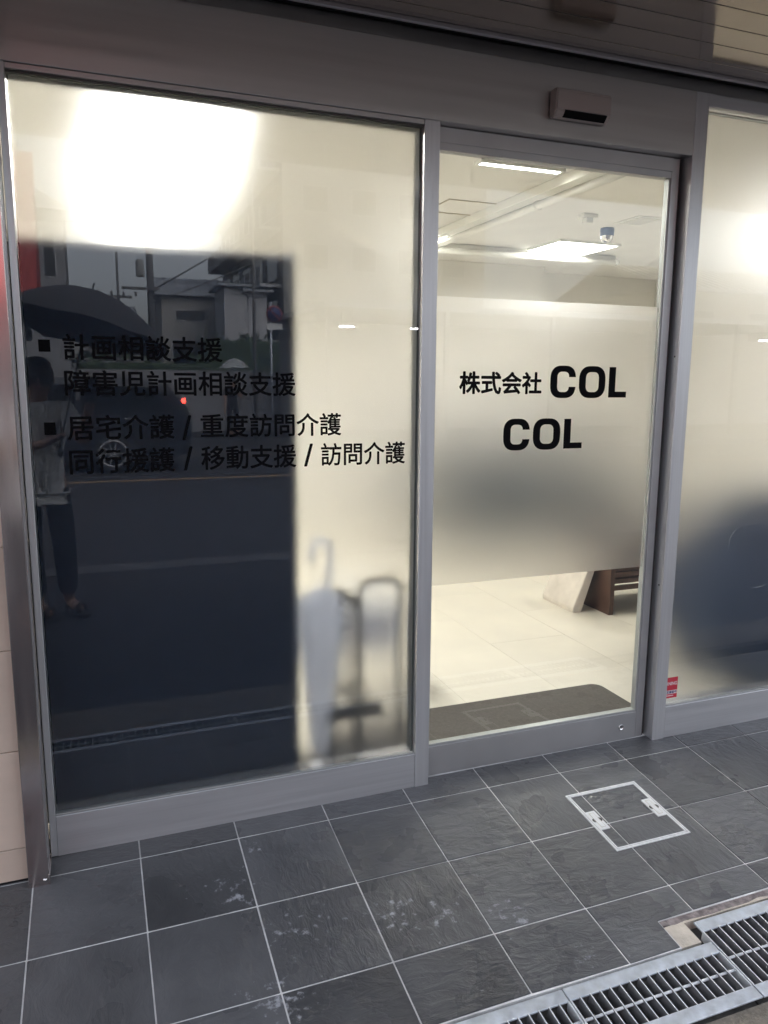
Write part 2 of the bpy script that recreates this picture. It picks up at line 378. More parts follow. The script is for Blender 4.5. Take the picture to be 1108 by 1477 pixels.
# drain channel: floor and two walls under the gratings
dc = put('drain_channel', prism_mesh([(-0.81, -0.033), (-0.845, -0.033), (-0.85, -0.20), (-0.95, -0.20), (-0.955, -0.033), (-0.993, -0.033), (-0.993, -0.24), (-0.81, -0.24)], 'x', -1.5, 1.76), M['channel'], None, (0, 0, 0), SLOPE)
tag(dc, None, None, None, 'structure')
dc2 = put('drain_channel', prism_mesh([(-0.734, -0.033), (-0.775, -0.033), (-0.78, -0.20), (-0.95, -0.20), (-0.955, -0.033), (-0.993, -0.033), (-0.993, -0.24), (-0.734, -0.24)], 'x', 1.765, 4.5), M['channel'], None, (0, 0, 0), SLOPE)
tag(dc2, None, None, None, 'structure')

def grate(x0, x1, y0, y1, label, z=0.0):
    g = empty('drain_grating', (x0, y1, zf(x0, y1)+z), SLOPE); g['turned'] = 1
    tag(g, label, 'drain grating', 'galvanized gratings along the kerb drain')
    L = x1-x0; Wd = y0-y1; f = 0.036
    def pbox(n, a, b, c_, d, e, h, m_, bev=0.001): return put(n, box_mesh(b-a, d-c_, h-e, bev), m_, g, ((a+b)/2, (c_+d)/2, (e+h)/2))
    pbox('flange', 0, L, Wd-f, Wd, -0.006, 0.0, M['galvanized']); pbox('flange', 0, L, 0, f, -0.006, 0.0, M['galvanized'])
    pbox('end_bar', 0, 0.004, f, Wd-f, -0.03, 0.0005, M['galv_bar'], 0); pbox('end_bar', L-0.004, L, f, Wd-f, -0.03, 0.0005, M['galv_bar'], 0)
    n = int(round(L/0.0295)); shared = None
    for k in range(1, n):
        x = L*k/n
        if shared is None:
            shared = box_mesh(0.0036, Wd-2*f+0.004, 0.03, 0); shared.materials.append(M['galv_bar']); shared.materials.append(M['galv_dark'])
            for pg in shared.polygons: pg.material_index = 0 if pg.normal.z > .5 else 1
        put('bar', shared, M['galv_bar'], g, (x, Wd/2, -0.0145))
    r = put('cross_rod', tube_mesh([(0.004, Wd/2, -0.006), (L/2, Wd/2, -0.006), (L-0.004, Wd/2, -0.006)], 0.0038, 8), M['galv_bar'], g)
    return g
grate(1.282, 1.764, -0.8075, -0.991, 'narrow galvanized drain grating butting against the wider one', 0.001)
grate(0.78, 1.279, -0.8075, -0.991, 'narrow galvanized drain grating on the far side of the narrow one from the wide one', 0.0)
grate(0.28, 0.777, -0.8075, -0.991, 'narrow galvanized drain grating third along from the wide one', 0.0)
grate(-0.22, 0.277, -0.8075, -0.991, 'narrow galvanized drain grating fourth along, before the steel post', 0.0)
grate(1.768, 2.268, -0.735, -0.991, 'wide galvanized drain grating set in the beige mortar notch', 0.0)
grate(2.271, 2.771, -0.735, -0.991, 'second wide galvanized drain grating, past the beige mortar notch', 0.0)

# road side
ap = put('road_apron', poly_mesh([(-30, -0.994, zf(0, -0.994)-0.006), (40, -0.994, zf(0, -0.994)-0.006), (40, -1.32, -0.125), (-30, -1.32, -0.125)], [(0, 1, 2, 3)]), M['apron']); tag(ap, None, None, None, 'structure')
rd = put('road', poly_mesh([(-150, -1.32, -0.125), (150, -1.32, -0.125), (150, -220, -0.125), (-150, -220, -0.125)], [(0, 3, 2, 1)]), M['road']); tag(rd, None, None, None, 'structure')
gs = put('gutter_strip', box_mesh(60, 0.27, 0.02), M['gutter_stone'], None, (0, -4.27, -0.128)); tag(gs, None, None, None, 'structure')
rl = put('road_line', box_mesh(60, 0.13, 0.006, 0), M['line_orange'], None, (0, -10.3, -0.1235)); tag(rl, None, None, None, 'structure')

# ------------------------------------------------------------------ access hatch in the paving
h = empty('access_hatch', (1.739, -0.425, zf(1.739, -0.425)+0.0018), SLOPE); h['turned'] = 1
tag(h, 'square access hatch with white frame let into the dark floor tiles', 'hatch')
def hbox(n, a, b, c_, d, e, f_, m_, p=h, bev=0.0006): return put(n, box_mesh(b-a, d-c_, f_-e, bev), m_, p, ((a+b)/2, (c_+d)/2, (e+f_)/2))
HS = 0.297; fw = 0.0062
for (a, b, c_, d) in ((0, HS, 0, fw), (0, HS, HS-fw, HS), (0, fw, fw+.0003, HS-fw-.0003), (HS-fw, HS, fw+.0003, HS-fw-.0003)):
    hbox('rim', a, b, c_, d, -0.004, 0.0022, M['white_plastic'])
for (a, b, c_, d) in ((fw+.0022, HS-fw-.0022, fw+.0022, fw+.0068), (fw+.0022, HS-fw-.0022, HS-fw-.0068, HS-fw-.0022), (fw+.0022, fw+.0068, fw+.0070, HS-fw-.0070), (HS-fw-.0068, HS-fw-.0022, fw+.0070, HS-fw-.0070)):
    hbox('inner_rim', a, b, c_, d, -0.004, 0.0018, M['white_plastic'], bev=0)
for s_ in (0, 1):
    a, b = (fw+.005, fw+.043) if s_ == 0 else (HS-fw-.043, HS-fw-.005)
    hd = hbox('lifting_handle', a, b, 0.102, 0.195, -0.004, 0.0026, M['white_plastic'])
    cx = (a+b)/2
    hbox('groove', cx-.0095, cx+.0095, 0.1115, 0.1855, 0.002, 0.00275, M['joint'], hd, 0)
    hbox('insert', cx-.008, cx+.008, 0.113, 0.184, 0.002, 0.0034, M['white_plastic'], hd, 0.0004)
    for e_ in (-1, 1):
        half = [(cx+e_*(.0105+.0075*math.sin(math.pi*k/8)), .1485+.0095*math.cos(math.pi*k/8)) for k in range(9)]
        put('finger_slot', prism_mesh(half, 'z', 0.002, 0.0031), M['slot_dark'], hd, (0, 0, 0)).location = -off(hd)

# ------------------------------------------------------------------ shop front frame
F = 0.081
fr = empty('storefront_frame', (0.03, 0.10, 0.01)); tag(fr, 'grey anodised aluminium storefront frame with deep brown-grey header', 'storefront')
AL = M['aluminium']; AV = M['aluminium_upright']
box('stile', 0.0455, 0.0645, F, 0.16, 0.012, 2.2545, AV, fr)
box('bottom_rail', 0.0648, 1.2455, F+.0008, 0.16, 0.010, 0.1405, AL, fr)
box('sill_bead', 0.0648, 1.2455, F+.006, 0.098, 0.1408, 0.1455, M['bead'], fr, 0.0008)
box('mullion', 1.246, 1.2985, F-.001, 0.1215, 0.013, 2.2535, AV, fr)
box('head_trim', 0.0648, 1.2455, F+.0005, 0.16, 2.2385, 2.2535, M['header_metal'], fr)
box('head_shadow_strip', 0.0648, 1.2455, F+.010, 0.15, 2.232, 2.238, M['grey_gasket_shade'], fr, 0)  # grey strip standing in for the shadow under the head trim
box('header_panel', -0.010, 2.2885, F-.002, 0.12, 2.2545, 2.470, M['header_metal'], fr, 0.002)
box('header_back', -0.3, 2.3485, 0.1205, 0.21, 2.2545, 2.66, M['header_metal'], fr, 0)
mu = box('mullion', 2.2895, 2.3485, F-.001, 0.21, 0.018, 2.470, AV, fr)
for zz in (0.667, 1.55):
    put('screw', lathe_mesh([(0, 0), (0.0035, 0.0), (0.0035, 0.0008), (0.002, 0.0012), (0, 0.0005)], 10), M['slot_dark'], mu, (2.2885, 0.10, zz), (0, -math.pi/2, 0))
box('bottom_rail', 2.3488, 4.30, F+.0008, 0.16, 0.022, 0.1555, AL, fr)
box('sill_bead', 2.3488, 4.30, F+.006, 0.098, 0.1558, 0.161, M['bead'], fr, 0.0008)
box('head_rail', 2.3488, 4.30, F, 0.12, 2.427, 2.470, AL, fr)
box('header_back', 2.3487, 5.6, 0.1205, 0.21, 2.4303, 2.66, M['header_metal'], fr, 0)
box('head_bead', 2.3488, 4.30, F+.012, 0.118, 2.411, 2.4145, M['bead'], fr, 0)
box('stile', 4.30, 4.35, F, 0.16, 0.02, 2.47, AL, fr)
box('upper_band', -0.35, 5.0, F+.010, 0.1203, 2.4705, 2.512, M['header_metal'], fr, 0.001)
box('threshold', 1.2988, 2.2892, 0.098, 0.22, 0.008, 0.0165, M['stainless'], fr, 0.001)
box('door_jamb_gasket', 2.276, 2.2893, 0.150, 0.20, 0.02, 2.25, M['dark_gasket'], fr, 0)
box('track_cover', 1.2988, 2.2892, 0.186, 0.21, 2.20, 2.254, M['dark_gasket'], fr, 0)

# text -> mesh; weight is built from a few shifted copies a hair apart in depth
def text_mesh(body, weight=0.0, res=4):
    cu = bpy.data.curves.new('txt', 'FONT'); cu.body = body; cu.size = 1.0; cu.resolution_u = res; cu.fill_mode = 'FRONT'
    o = bpy.data.objects.new('txt', cu); col.objects.link(o)
    dg = bpy.context.evaluated_depsgraph_get(); me = bpy.data.meshes.new_from_object(o.evaluated_get(dg))
    bpy.data.objects.remove(o); bpy.data.curves.remove(cu)
    vs, fs = [], []
    base = [v.co.copy() for v in me.vertices]; polys = [tuple(p.vertices) for p in me.polygons]
    n = 8 if weight else 1
    for k in range(n):
        a = 2*math.pi*k/n; dx, dy = weight*math.cos(a), weight*math.sin(a)
        o_ = len(vs)
        vs += [(c.x+dx, c.y+dy, k*0.00003) for c in base]; fs += [tuple(i+o_ for i in p) for p in polys]
    return poly_mesh(vs, fs)
def lettering(body, x0, x1, z0, z1, y, m_, parent, weight=0.0, name='lettering', thick=0.0003):
    me = text_mesh(body, weight)
    xs = [v.co.x for v in me.vertices]; ys = [v.co.y for v in me.vertices]
    ax, bx, ay, by = min(xs), max(xs), min(ys), max(ys)
    cx, cz = (x0+x1)/2, (z0+z1)/2
    for v in me.vertices:
        v.co = Vector(((v.co.x-ax)/(bx-ax)*(x1-x0)+x0-cx, -v.co.z, (v.co.y-ay)/(by-ay)*(z1-z0)+z0-cz))
    return put(name, me, m_, parent, (cx, y, cz))
def square_plate(name, x0, x1, z0, z1, y, m_, parent): return box(name, x0, x1, y-.0003, y, z0, z1, m_, parent, 0)

def pane(name, x0, x1, z0, z1, yg, label, film=(None,)):
    wdw = empty(name, ((x0+x1)/2, yg, z0)); tag(wdw, label, 'window' if 'window' in name else 'door')
    gp = box('glass_pane', x0, x1, yg, yg+0.008, z0, z1, M['glass'], wdw, 0)
    return wdw, gp

YG = 0.0975
lw, lg = pane('fixed_window', 0.066, 1.245, 0.141, 2.238, YG, 'frosted fixed window with four lines of black service lettering')
box('edge_gasket_shade', 1.2392, 1.2453, YG+.0085, 0.1210, 0.142, 2.236, M['grey_gasket_shade'], fr, 0)  # gasket strip toned to stand in for the shadow beside the mullion
box('privacy_film', 0.071, 1.2388, YG+.0088, YG+.0096, 0.147, 2.235, M['frosted_film'], lg, 0)
V = M['vinyl_black']; yt = YG-.0005; wgt = 0.017
square_plate('bullet', 0.102, 0.132, 1.5225, 1.5555, yt, V, lg)
lettering('計画相談支援', 0.164, 0.605, 1.5015, 1.5735, yt, V, lg, wgt)
lettering('障害児計画相談支援', 0.163, 0.828, 1.4015, 1.4745, yt, V, lg, wgt)
square_plate('bullet', 0.103, 0.133, 1.2925, 1.3275, yt, V, lg)
for b_, x0, x1, z0, z1 in (('居宅介護', 0.163, 0.459, 1.276, 1.348), ('/', 0.480, 0.508, 1.271, 1.345), ('重度訪問介護', 0.534, 0.977, 1.277, 1.349),
                          ('同行援護', 0.163, 0.456, 1.178, 1.251), ('/', 0.481, 0.509, 1.179, 1.252), ('移動支援', 0.533, 0.828, 1.179, 1.252),
                          ('/', 0.853, 0.883, 1.180, 1.253), ('訪問介護', 0.909, 1.199, 1.180, 1.254)):
    lettering(b_, x0, x1, z0, z1, yt, V, lg, wgt)

rw, rg = pane('fixed_window', 2.3488, 4.30, 0.156, 2.427, YG, 'frosted fixed window with a small red warning sticker low down')
box('privacy_film', 2.3535, 4.295, YG+.0088, YG+.0096, 0.164, 2.4085, M['frosted_film'], rg, 0)

# thin pale arcs on the face of the right pane
mat('pale_arc', (0.8, 0.8, 0.78), 0.6)
rs_ = random.Random(3)
for (x, z, L_, ang, cv) in ((2.66, .83, .12, 1.0, .030), (2.80, .62, .09, .05, -.006), (2.93, .60, .05, 1.1, .004), (2.86, .48, .06, .3, -.008), (2.90, .40, .05, -.4, .006), (2.74, 1.06, .02, .2, .001), (2.92, 1.08, .022, .5, .004), (2.96, 1.02, .012, .1, .001), (2.84, .97, .018, 0, .001), (2.62, 1.02, .018, .4, .0)):
    pts = [(x+L_*(t-.5)*math.cos(ang)-cv*(1-(2*t-1)**2)*math.sin(ang), YG-.0006, z+L_*(t-.5)*math.sin(ang)+cv*(1-(2*t-1)**2)*math.cos(ang)) for t in [k/10 for k in range(11)]]
    o = put('pale_arc', tube_mesh(pts, [.0001+.0006*math.sin(math.pi*k/10) for k in range(11)], 4), M['pale_arc'], rg); o.location = -off(rg)

# ------------------------------------------------------------------ sliding door
D = 0.125
dr = empty('sliding_door', (1.77, 0.14, 0.02)); tag(dr, 'automatic glass sliding door with a frosted band and black company lettering', 'door')
DM = M['door_metal']
box('top_rail', 1.2768, 2.2395, D, D+.035, 2.183, 2.2525, DM, dr)
tr2 = box('top_rail_lip', 1.2768, 2.2395, D-.003, D-.0002, 2.206, 2.2525, DM, dr, 0.0006)
box('stile', 2.2400, 2.2745, D, D+.035, 0.022, 2.2525, DM, dr)
box('edge_gasket_shade', 2.2748, 2.2795, D+.004, D+.03, 0.022, 2.25, M['dark_gasket'], dr, 0)
box('stile', 1.2495, 1.2765, D, D+.035, 0.022, 2.2525, DM, dr)
box('edge_gasket_shade', 1.2440, 1.2492, D+.0005, D+.0345, 0.022, 2.2525, M['grey_gasket_shade'], dr, 0)  # strip added to shade the bright metal side of the stile
box('bottom_rail', 1.2767, 2.2397, D-.0005, D+.035, 0.022, 0.1345, DM, dr)
box('glazing_bead', 1.2767, 2.2397, D+.003, D+.03, 0.1347, 0.1435, M['bead'], dr, 0.001)
box('glazing_bead', 2.2335, 2.2396, D+.004, D+.03, 0.1437, 2.1825, M['bead'], dr, 0.001)
dg_ = box('glass_pane', 1.2768, 2.2333, D+.012, D+.020, 0.1437, 2.1828, M['glass'], dr, 0)
box('privacy_film', 1.2770, 2.2325, D+.0208, D+.0216, 0.735, 1.732, M['frosted_film'], dg_, 0)
box('floor_seal', 1.25, 2.27, D+.006, D+.028, 0.0168, 0.0218, M['dark_gasket'], dr, 0)
lk = put('lock', lathe_mesh([(0, 0.0), (0.0125, 0.0), (0.0125, 0.0025), (0.010, 0.004), (0.0095, 0.0028), (0, 0.0028)], 20), M['chrome'], dr, (2.168, D-.0006, 0.078), (math.pi/2, 0, 0))
put('keyhole', box_mesh(0.0018, 0.009, 0.0006, 0), M['slot_dark'], lk, (0, 0, 0.0032))

# company lettering: squarish wide capitals
def rr(cx, cz, hx, hz, r, n=9, e=2.4):
    pts = []
    for k, (sx, sz) in enumerate(((1, 1), (-1, 1), (-1, -1), (1, -1))):
        for i in range(n):
            a = (math.pi/2)*i/(n-1)
            c_, s_ = (math.cos(a), math.sin(a)) if k in (0, 2) else (math.sin(a), math.cos(a))
            ux, uz = c_**(2/e), s_**(2/e)
            pts.append((cx+sx*(hx-r+r*ux), cz+sz*(hz-r+r*uz)))
    return pts
def letter_O(x0, x1, z0, z1, sv, sh):
    cx, cz, hx, hz = (x0+x1)/2, (z0+z1)/2, (x1-x0)/2, (z1-z0)/2
    return ring_mesh(rr(cx, cz, hx, hz, min(hx, hz)*.86), rr(cx, cz, hx-sv, hz-sh, min(hx-sv, hz-sh)*.80), -0.0003, 0.0)
def letter_C(x0, x1, z0, z1, sv, sh):
    cx, cz, hx, hz = (x0+x1)/2, (z0+z1)/2, (x1-x0)/2, (z1-z0)/2
    out = rr(cx, cz, hx, hz, min(hx, hz)*.86); inn = rr(cx, cz, hx-sv, hz-sh, min(hx-sv, hz-sh)*.80)
    gap = hz*0.30
    O = out[:]; I = inn[:]
    # start just above the gap on the right, go round counter-clockwise to just below it
    o2 = [(x1, cz+gap)] + [p for p in O[:27] if True] + [p for p in O[27:]] + [(x1-.001, cz-gap)]
    i2 = [(cx+hx-sv, cz+gap)] + I[:] + [(cx+hx-sv, cz-gap)]
    o2 = [(p[0], max(p[1], cz+gap)) if k <= 9 else (p[0], min(p[1], cz-gap)) if k >= 28 else p for k, p in enumerate(o2)]
    i2 = [(p[0], max(p[1], cz+gap)) if k <= 9 else (p[0], min(p[1], cz-gap)) if k >= 28 else p for k, p in enumerate(i2)]
    v = []; f = []
    for a, b in zip(o2, i2): v += [(a[0], 0, a[1]), (b[0], 0, b[1])]
    for k in range(len(o2)-1): f.append((2*k, 2*k+2, 2*k+3, 2*k+1))
    return poly_mesh(v, f)
def letter_L(x0, x1, z0, z1, sv, sh):
    return prism_mesh([(x0, z0), (x1, z0), (x1, z0+sh), (x0+sv, z0+sh), (x0+sv, z1), (x0, z1)], 'y', -0.0003, 0.0)
yd = D+.0115
for (x0, x1, z0, z1) in ((1.774, 2.105, 1.395, 1.5105), (1.590, 1.920, 1.2095, 1.3225)):
    s_ = (x1-x0)/237.0; sv, sh = 21*s_, 15.5*s_
    for nm, fn, a, b in (('C', letter_C, 0, 77), ('O', letter_O, 87, 169), ('L', letter_L, 180, 237)):
        lo, hi = z0, z1
        if nm == 'L': lo, hi = z0+.0022, z1-.0022
        put('lettering', fn(x0+a*s_, x0+b*s_, lo, hi, sv, sh), V, dg_, (0, yd, 0)).location = Vector((0, yd, 0)) - off(dg_)
lettering('株式会社', 1.412, 1.739, 1.408, 1.4865, yd, V, dg_, 0.030)

# ------------------------------------------------------------------ door sensor on the header
sn = empty('door_sensor', (1.79, F-.002, 2.345)); tag(sn, 'small brown-grey motion sensor box mounted on the header above the door', 'sensor')
pr = [(F-.0022, 2.306), (F-.030, 2.306), (F-.046, 2.324), (F-.048, 2.384), (F-.040, 2.392), (F-.0022, 2.392)]
shell = put('shell', prism_mesh(pr, 'x', 1.688, 1.900, 0.004), M['sensor_shell'], sn, (0, 0, 0)); shell.location = -off(sn)
wn = poly_mesh([(1.722, F-.0318, 2.3055), (1.884, F-.0318, 2.3055), (1.884, F-.0474, 2.3232), (1.722, F-.0474, 2.3232),
                (1.722, F-.028, 2.309), (1.884, F-.028, 2.309), (1.884, F-.044, 2.327), (1.722, F-.044, 2.327)],
               [(0, 1, 2, 3), (4, 7, 6, 5), (0, 4, 5, 1), (1, 5, 6, 2), (2, 6, 7, 3), (3, 7, 4, 0)])
o = put('lens_window', wn, M['sensor_window'], sn); o.location = -off(sn)

# ------------------------------------------------------------------ warning sticker
ys_ = YG-.0004
stk = empty('warning_sticker', (2.375, ys_, 0.18)); tag(stk, 'small red warning sticker on the glass beside the aluminium mullion', 'sticker')
box('backing', 2.333+.0165, 2.4145, ys_-.0003, ys_, 0.184, 0.272, M['sticker_red'], stk, 0)
box('white_band', 2.3497, 2.4125, ys_-.0006, ys_-.00035, 0.2015, 0.2165, M['sticker_white'], stk, 0)
lettering('WARNING', 2.326, 2.411, 0.2385, 0.2535, ys_-.0005, M['sticker_white'], stk, 0.015)
lettering('防犯録画中', 2.3505, 2.4105, 0.203, 0.2155, ys_-.0009, M['sticker_blue'], stk, 0.03)
box('small_print', 2.3505, 2.396, ys_-.0006, ys_-.00035, 0.1925, 0.1955, M['sticker_white'], stk, 0)

# ------------------------------------------------------------------ steel corner post, tiled wall
po = empty('corner_post', (0.018, -0.03, 0.0)); tag(po, 'polished stainless steel corner post beside the cream tiled wall', 'post')
box('shaft', -0.0105, 0.0440, -0.032, 0.082, zf(0, -0.03)-.012, 2.47, M['stainless'], po, 0.0025, 2)
box('foot_plate', 0.0442, 0.0485, -0.034, 0.079, zf(0, -0.03)-.004, zf(0, -0.03)+.032, M['stainless'], po, 0.0005)
put('screw', lathe_mesh([(0, 0.004), (0.003, 0.0035), (0.0055, 0.0015), (0.006, 0)], 12), M['chrome'], po, (0.034, -0.0322, 0.013), (math.pi/2, 0, 0))

tw = empty('tiled_wall', (-0.6, 0.05, 0.0)); tag(tw, 'cream stone tiled wall left of the steel corner post', 'wall')
box('wall_core', -1.5, -0.0125, 0.012, 0.30, -0.03, 2.66, M['joint'], tw, 0)
zs = [0.008, 0.107, 0.406, 0.704, 0.997, 1.297, 1.597, 1.897, 2.197, 2.47]
for i in range(len(zs)-1):
    for k in range(3):
        xb = -0.0125-k*0.6; xa = max(-1.5, xb-0.597)
        box('wall_tile', xa, xb, 0.0, 0.0118, zs[i]+.0012, zs[i+1]-.0012, M['wall_tile'], tw, 0.001)
box('base_strip', -1.5, -0.0125, 0.004, 0.0118, -0.03, 0.0075, M['dark_gasket'], tw, 0)

# ------------------------------------------------------------------ canopy
cn = empty('canopy', (1.8, -0.6, 2.5)); tag(cn, 'brown metal canopy soffit of long boards above the shop front', 'canopy')
edges = [0.010, -0.058, -0.170, -0.272, -0.374] + [-0.374-0.102*k for k in range(1, 10)]
for a, b in zip(edges, edges[1:]):
    box('soffit_board', -1.5, 5.2, b+.0016, a-.0016, 2.505, 2.530, M['soffit'], cn, 0.0012)
box('soffit_backing', -1.5, 5.2, edges[-1], 0.07, 2.5305, 2.60, M['dark_gasket'], cn, 0)
box('edge_trim', -1.5, 5.2, 0.0115, 0.024, 2.492, 2.5302, M['soffit_trim'], cn, 0.002)
box('shadow_gap', -1.5, 5.2, 0.0245, 0.0905, 2.516, 2.5302, M['dark_gasket'], cn, 0)
box('fascia', -1.5, 5.2, edges[-1]-.04, edges[-1]-.001, 2.47, 2.90, M['soffit'], cn, 0.004)
box('roof_deck', -1.5, 5.2, edges[-1], 0.30, 2.66, 2.80, M['concrete'], cn, 0)

# wall beyond the right window
bw = empty('end_wall', (4.9, 0.1, 0.0)); tag(bw, 'plain cream wall past the far end of the frosted window', 'wall')
box('wall_core', 4.351, 5.6, 0.083, 0.30, -0.05, 2.4695, M['wall_tile'], bw, 0)

# ------------------------------------------------------------------ the room behind the glass
RX0, RX1, RY0, RY1, RZ = -0.35, 6.2, 0.212, 5.0, 2.60
FZ = 0.012
fl = put('interior_floor', box_mesh(RX1-RX0, RY1-RY0+.1, 0.05, 0), M['joint'], None, ((RX0+RX1)/2, (RY0+RY1)/2-.05, FZ-.0265)); tag(fl, None, None, None, 'structure')
tx, ty = 0.485, 0.97
shared = {}
for i in range(13):
    for k in range(6):
        xa = 1.754-0.485*4+i*0.485; ya = 0.87-0.97+k*0.97-(0.485 if i % 2 else 0)
        x0, x1, y0, y1 = max(xa, RX0), min(xa+tx, RX1), max(ya, RY0-.06), min(ya+ty, RY1)
        if x1-x0 < .02 or y1-y0 < .02: continue
        key = (round(x1-x0, 3), round(y1-y0, 3))
        if key not in shared: shared[key] = box_mesh(x1-x0-.0016, y1-y0-.0016, 0.008, 0)
        put('floor_tile', shared[key], M['int_floor'], fl, ((x0+x1)/2, (y0+y1)/2, FZ-.004+.003))
def room_wall(n, *a):
    o = box(n, *a, M['int_wall'], None, 0); tag(o, None, None, None, 'structure'); return o
room_wall('interior_wall_back', RX0-.1, RX1+.1, RY1, RY1+.1, -.05, RZ+.05)
room_wall('interior_wall_left', RX0-.1, RX0, RY0, RY1-.001, -.05, RZ+.05)
room_wall('interior_wall_right', RX1, RX1+.1, RY0, RY1-.001, -.05, RZ+.05)
room_wall('interior_wall_pier', RX0+.001, 4.55, 4.66, RY1-.001, 0.0, RZ-.001)
o = box('interior_ceiling', RX0-.1, RX1+.1, 0.2105, RY1+.1, RZ, RZ+.055, M['int_ceiling'], None, 0); tag(o, None, None, None, 'structure')
room_wall('interior_wall_front', 4.36, RX1+.05, 0.31, 0.36, -.05, RZ-.001)
room_wall('interior_wall_front', RX0-.05, -0.02, 0.305, 0.36, -.05, RZ-.001)

def lamp(x0, x1, y0, y1, label):
    l = empty('ceiling_light', ((x0+x1)/2, (y0+y1)/2, RZ-.02)); tag(l, label, 'ceiling light', 'square LED panels in the office ceiling')
    f = 0.018
    for a, b, c_, d in ((x0-f, x1+f, y0-f, y0), (x0-f, x1+f, y1, y1+f), (x0-f, x0, y0, y1), (x1, x1+f, y0, y1)):
        box('frame', a, b, c_, d, RZ-.022, RZ-.001, M['lamp_frame'], l, 0.001)
    box('diffuser', x0, x1, y0, y1, RZ-.012, RZ-.002, M['lamp_on'], l, 0)
lamp(0.44, 0.80, 0.95, 2.5, 'big lit ceiling panel glowing through the frosted window above the dark board')
lamp(3.84, 4.40, 3.30, 3.78, 'lit square ceiling panel behind the blue domed camera')
lamp(2.62, 2.90, 3.45, 3.66, 'lit ceiling panel half hidden behind the mullion left of the white tube')
lamp(2.20, 2.68, 1.53, 1.575, 'slim lit ceiling batten just inside the door head')
lamp(0.46, 0.76, 3.3, 3.8, 'second lit ceiling panel deeper in the room in line with the big one')
lamp(4.78, 5.34, 1.60, 2.10, 'lit ceiling panel glowing through the window with the red sticker')
def outline(x0, x1, y0, y1, t_, name, label, cat, fill=None):
    l = empty(name, ((x0+x1)/2, (y0+y1)/2, RZ)); tag(l, label, cat)
    for a, b, c_, d in ((x0, x1, y0, y0+t_), (x0, x1, y1-t_, y1), (x0, x0+t_, y0+t_, y1-t_), (x1-t_, x1, y0+t_, y1-t_)):
        box('frame', a, b, c_, d, RZ-.006, RZ-.0005, M['joint'] if not fill else M['pvc'], l, 0)
    if fill:
        n = 7
        for k in range(n):
            ya = y0+t_+(y1-y0-2*t_)*k/n
            box('slat', x0+t_, x1-t_, ya+.004, ya+(y1-y0-2*t_)/n-.004, RZ-.010, RZ-.0008, M['pvc'], l, 0)
outline(2.42, 2.93, 2.40, 2.78, 0.008, 'ceiling_hatch', 'flush ceiling access panel outlined beside the white tube', 'ceiling panel')
outline(3.84, 4.07, 2.34, 2.63, 0.030, 'ceiling_vent', 'pale square ceiling vent beside the small detector', 'vent', True)

def tube_run(name, label, pts, r, collars):
    t_ = empty(name, pts[0]); tag(t_, label, 'pipe')
    o = put('tube', tube_mesh(pts, r, 14), M['pvc'], t_); o.location = -off(t_)
    a, b = Vector(pts[0]), Vector(pts[-1]); d = (b-a)
    for c_ in collars:
        p = a+d*c_; q_ = p+d.normalized()*.02
        o = put('collar', tube_mesh([p, q_], r*1.18, 14), M['pvc'], t_); o.location = -off(t_)
    xs = [p[0] for p in pts]; ys = [p[1] for p in pts]
    wx = 0.05
    if abs(d.x) > abs(d.y): box('mounting_rail', min(xs), max(xs), ys[0]+.03, ys[0]+.09, RZ-.055, RZ-.001, M['pvc'], t_, 0.002)
    else: box('mounting_rail', xs[0]-.10, xs[0]-.04, min(ys), max(ys), RZ-.055, RZ-.001, M['pvc'], t_, 0.002)
tube_run('ceiling_tube', 'long white ceiling tube running back from the door head', [(2.86, 0.9, 2.525), (2.86, 1.9, 2.525), (2.86, 3.62, 2.525)], 0.025, (0.42, 0.97))
tube_run('ceiling_tube', 'white ceiling tube crossing in front of the back wall', [(2.72, 3.80, 2.535), (3.6, 3.80, 2.535), (4.78, 3.80, 2.535)], 0.025, (0.985,))

cc = empty('dome_camera', (3.92, 2.80, RZ)); tag(cc, 'small dark blue domed security camera hanging from the office ceiling', 'camera')
put('housing', lathe_mesh([(0, 0), (0.050, 0), (0.052, -0.012), (0.050, -0.055), (0.0, -0.055)], 24), M['cctv'], cc, (3.92, 2.80, RZ-.0005))
put('dome', lathe_mesh([(0.046, -0.0555), (0.042, -0.080), (0.028, -0.098), (0, -0.106)], 24), M['chrome'], cc, (3.92, 2.80, RZ-.0005))
de = empty('detector', (3.50, 2.45, RZ)); tag(de, 'small white ceiling detector between the tube and the domed camera', 'detector')
box('base', 3.44, 3.56, 2.41, 2.49, RZ-.025, RZ-.0005, M['pvc'], de, 0.004)
box('sensor_head', 3.472, 3.528, 2.425, 2.475, RZ-.060, RZ-.0255, M['lamp_frame'], de, 0.004)

# floor mat
mt = put('door_mat', prism_mesh(rr(1.75, 0.445, 0.70, 0.225, 0.05, 7, 2.0), 'z', FZ, FZ+.008), M['doormat'], None); tag(mt, 'brown-grey rubber backed door mat just inside the sliding door', 'mat')

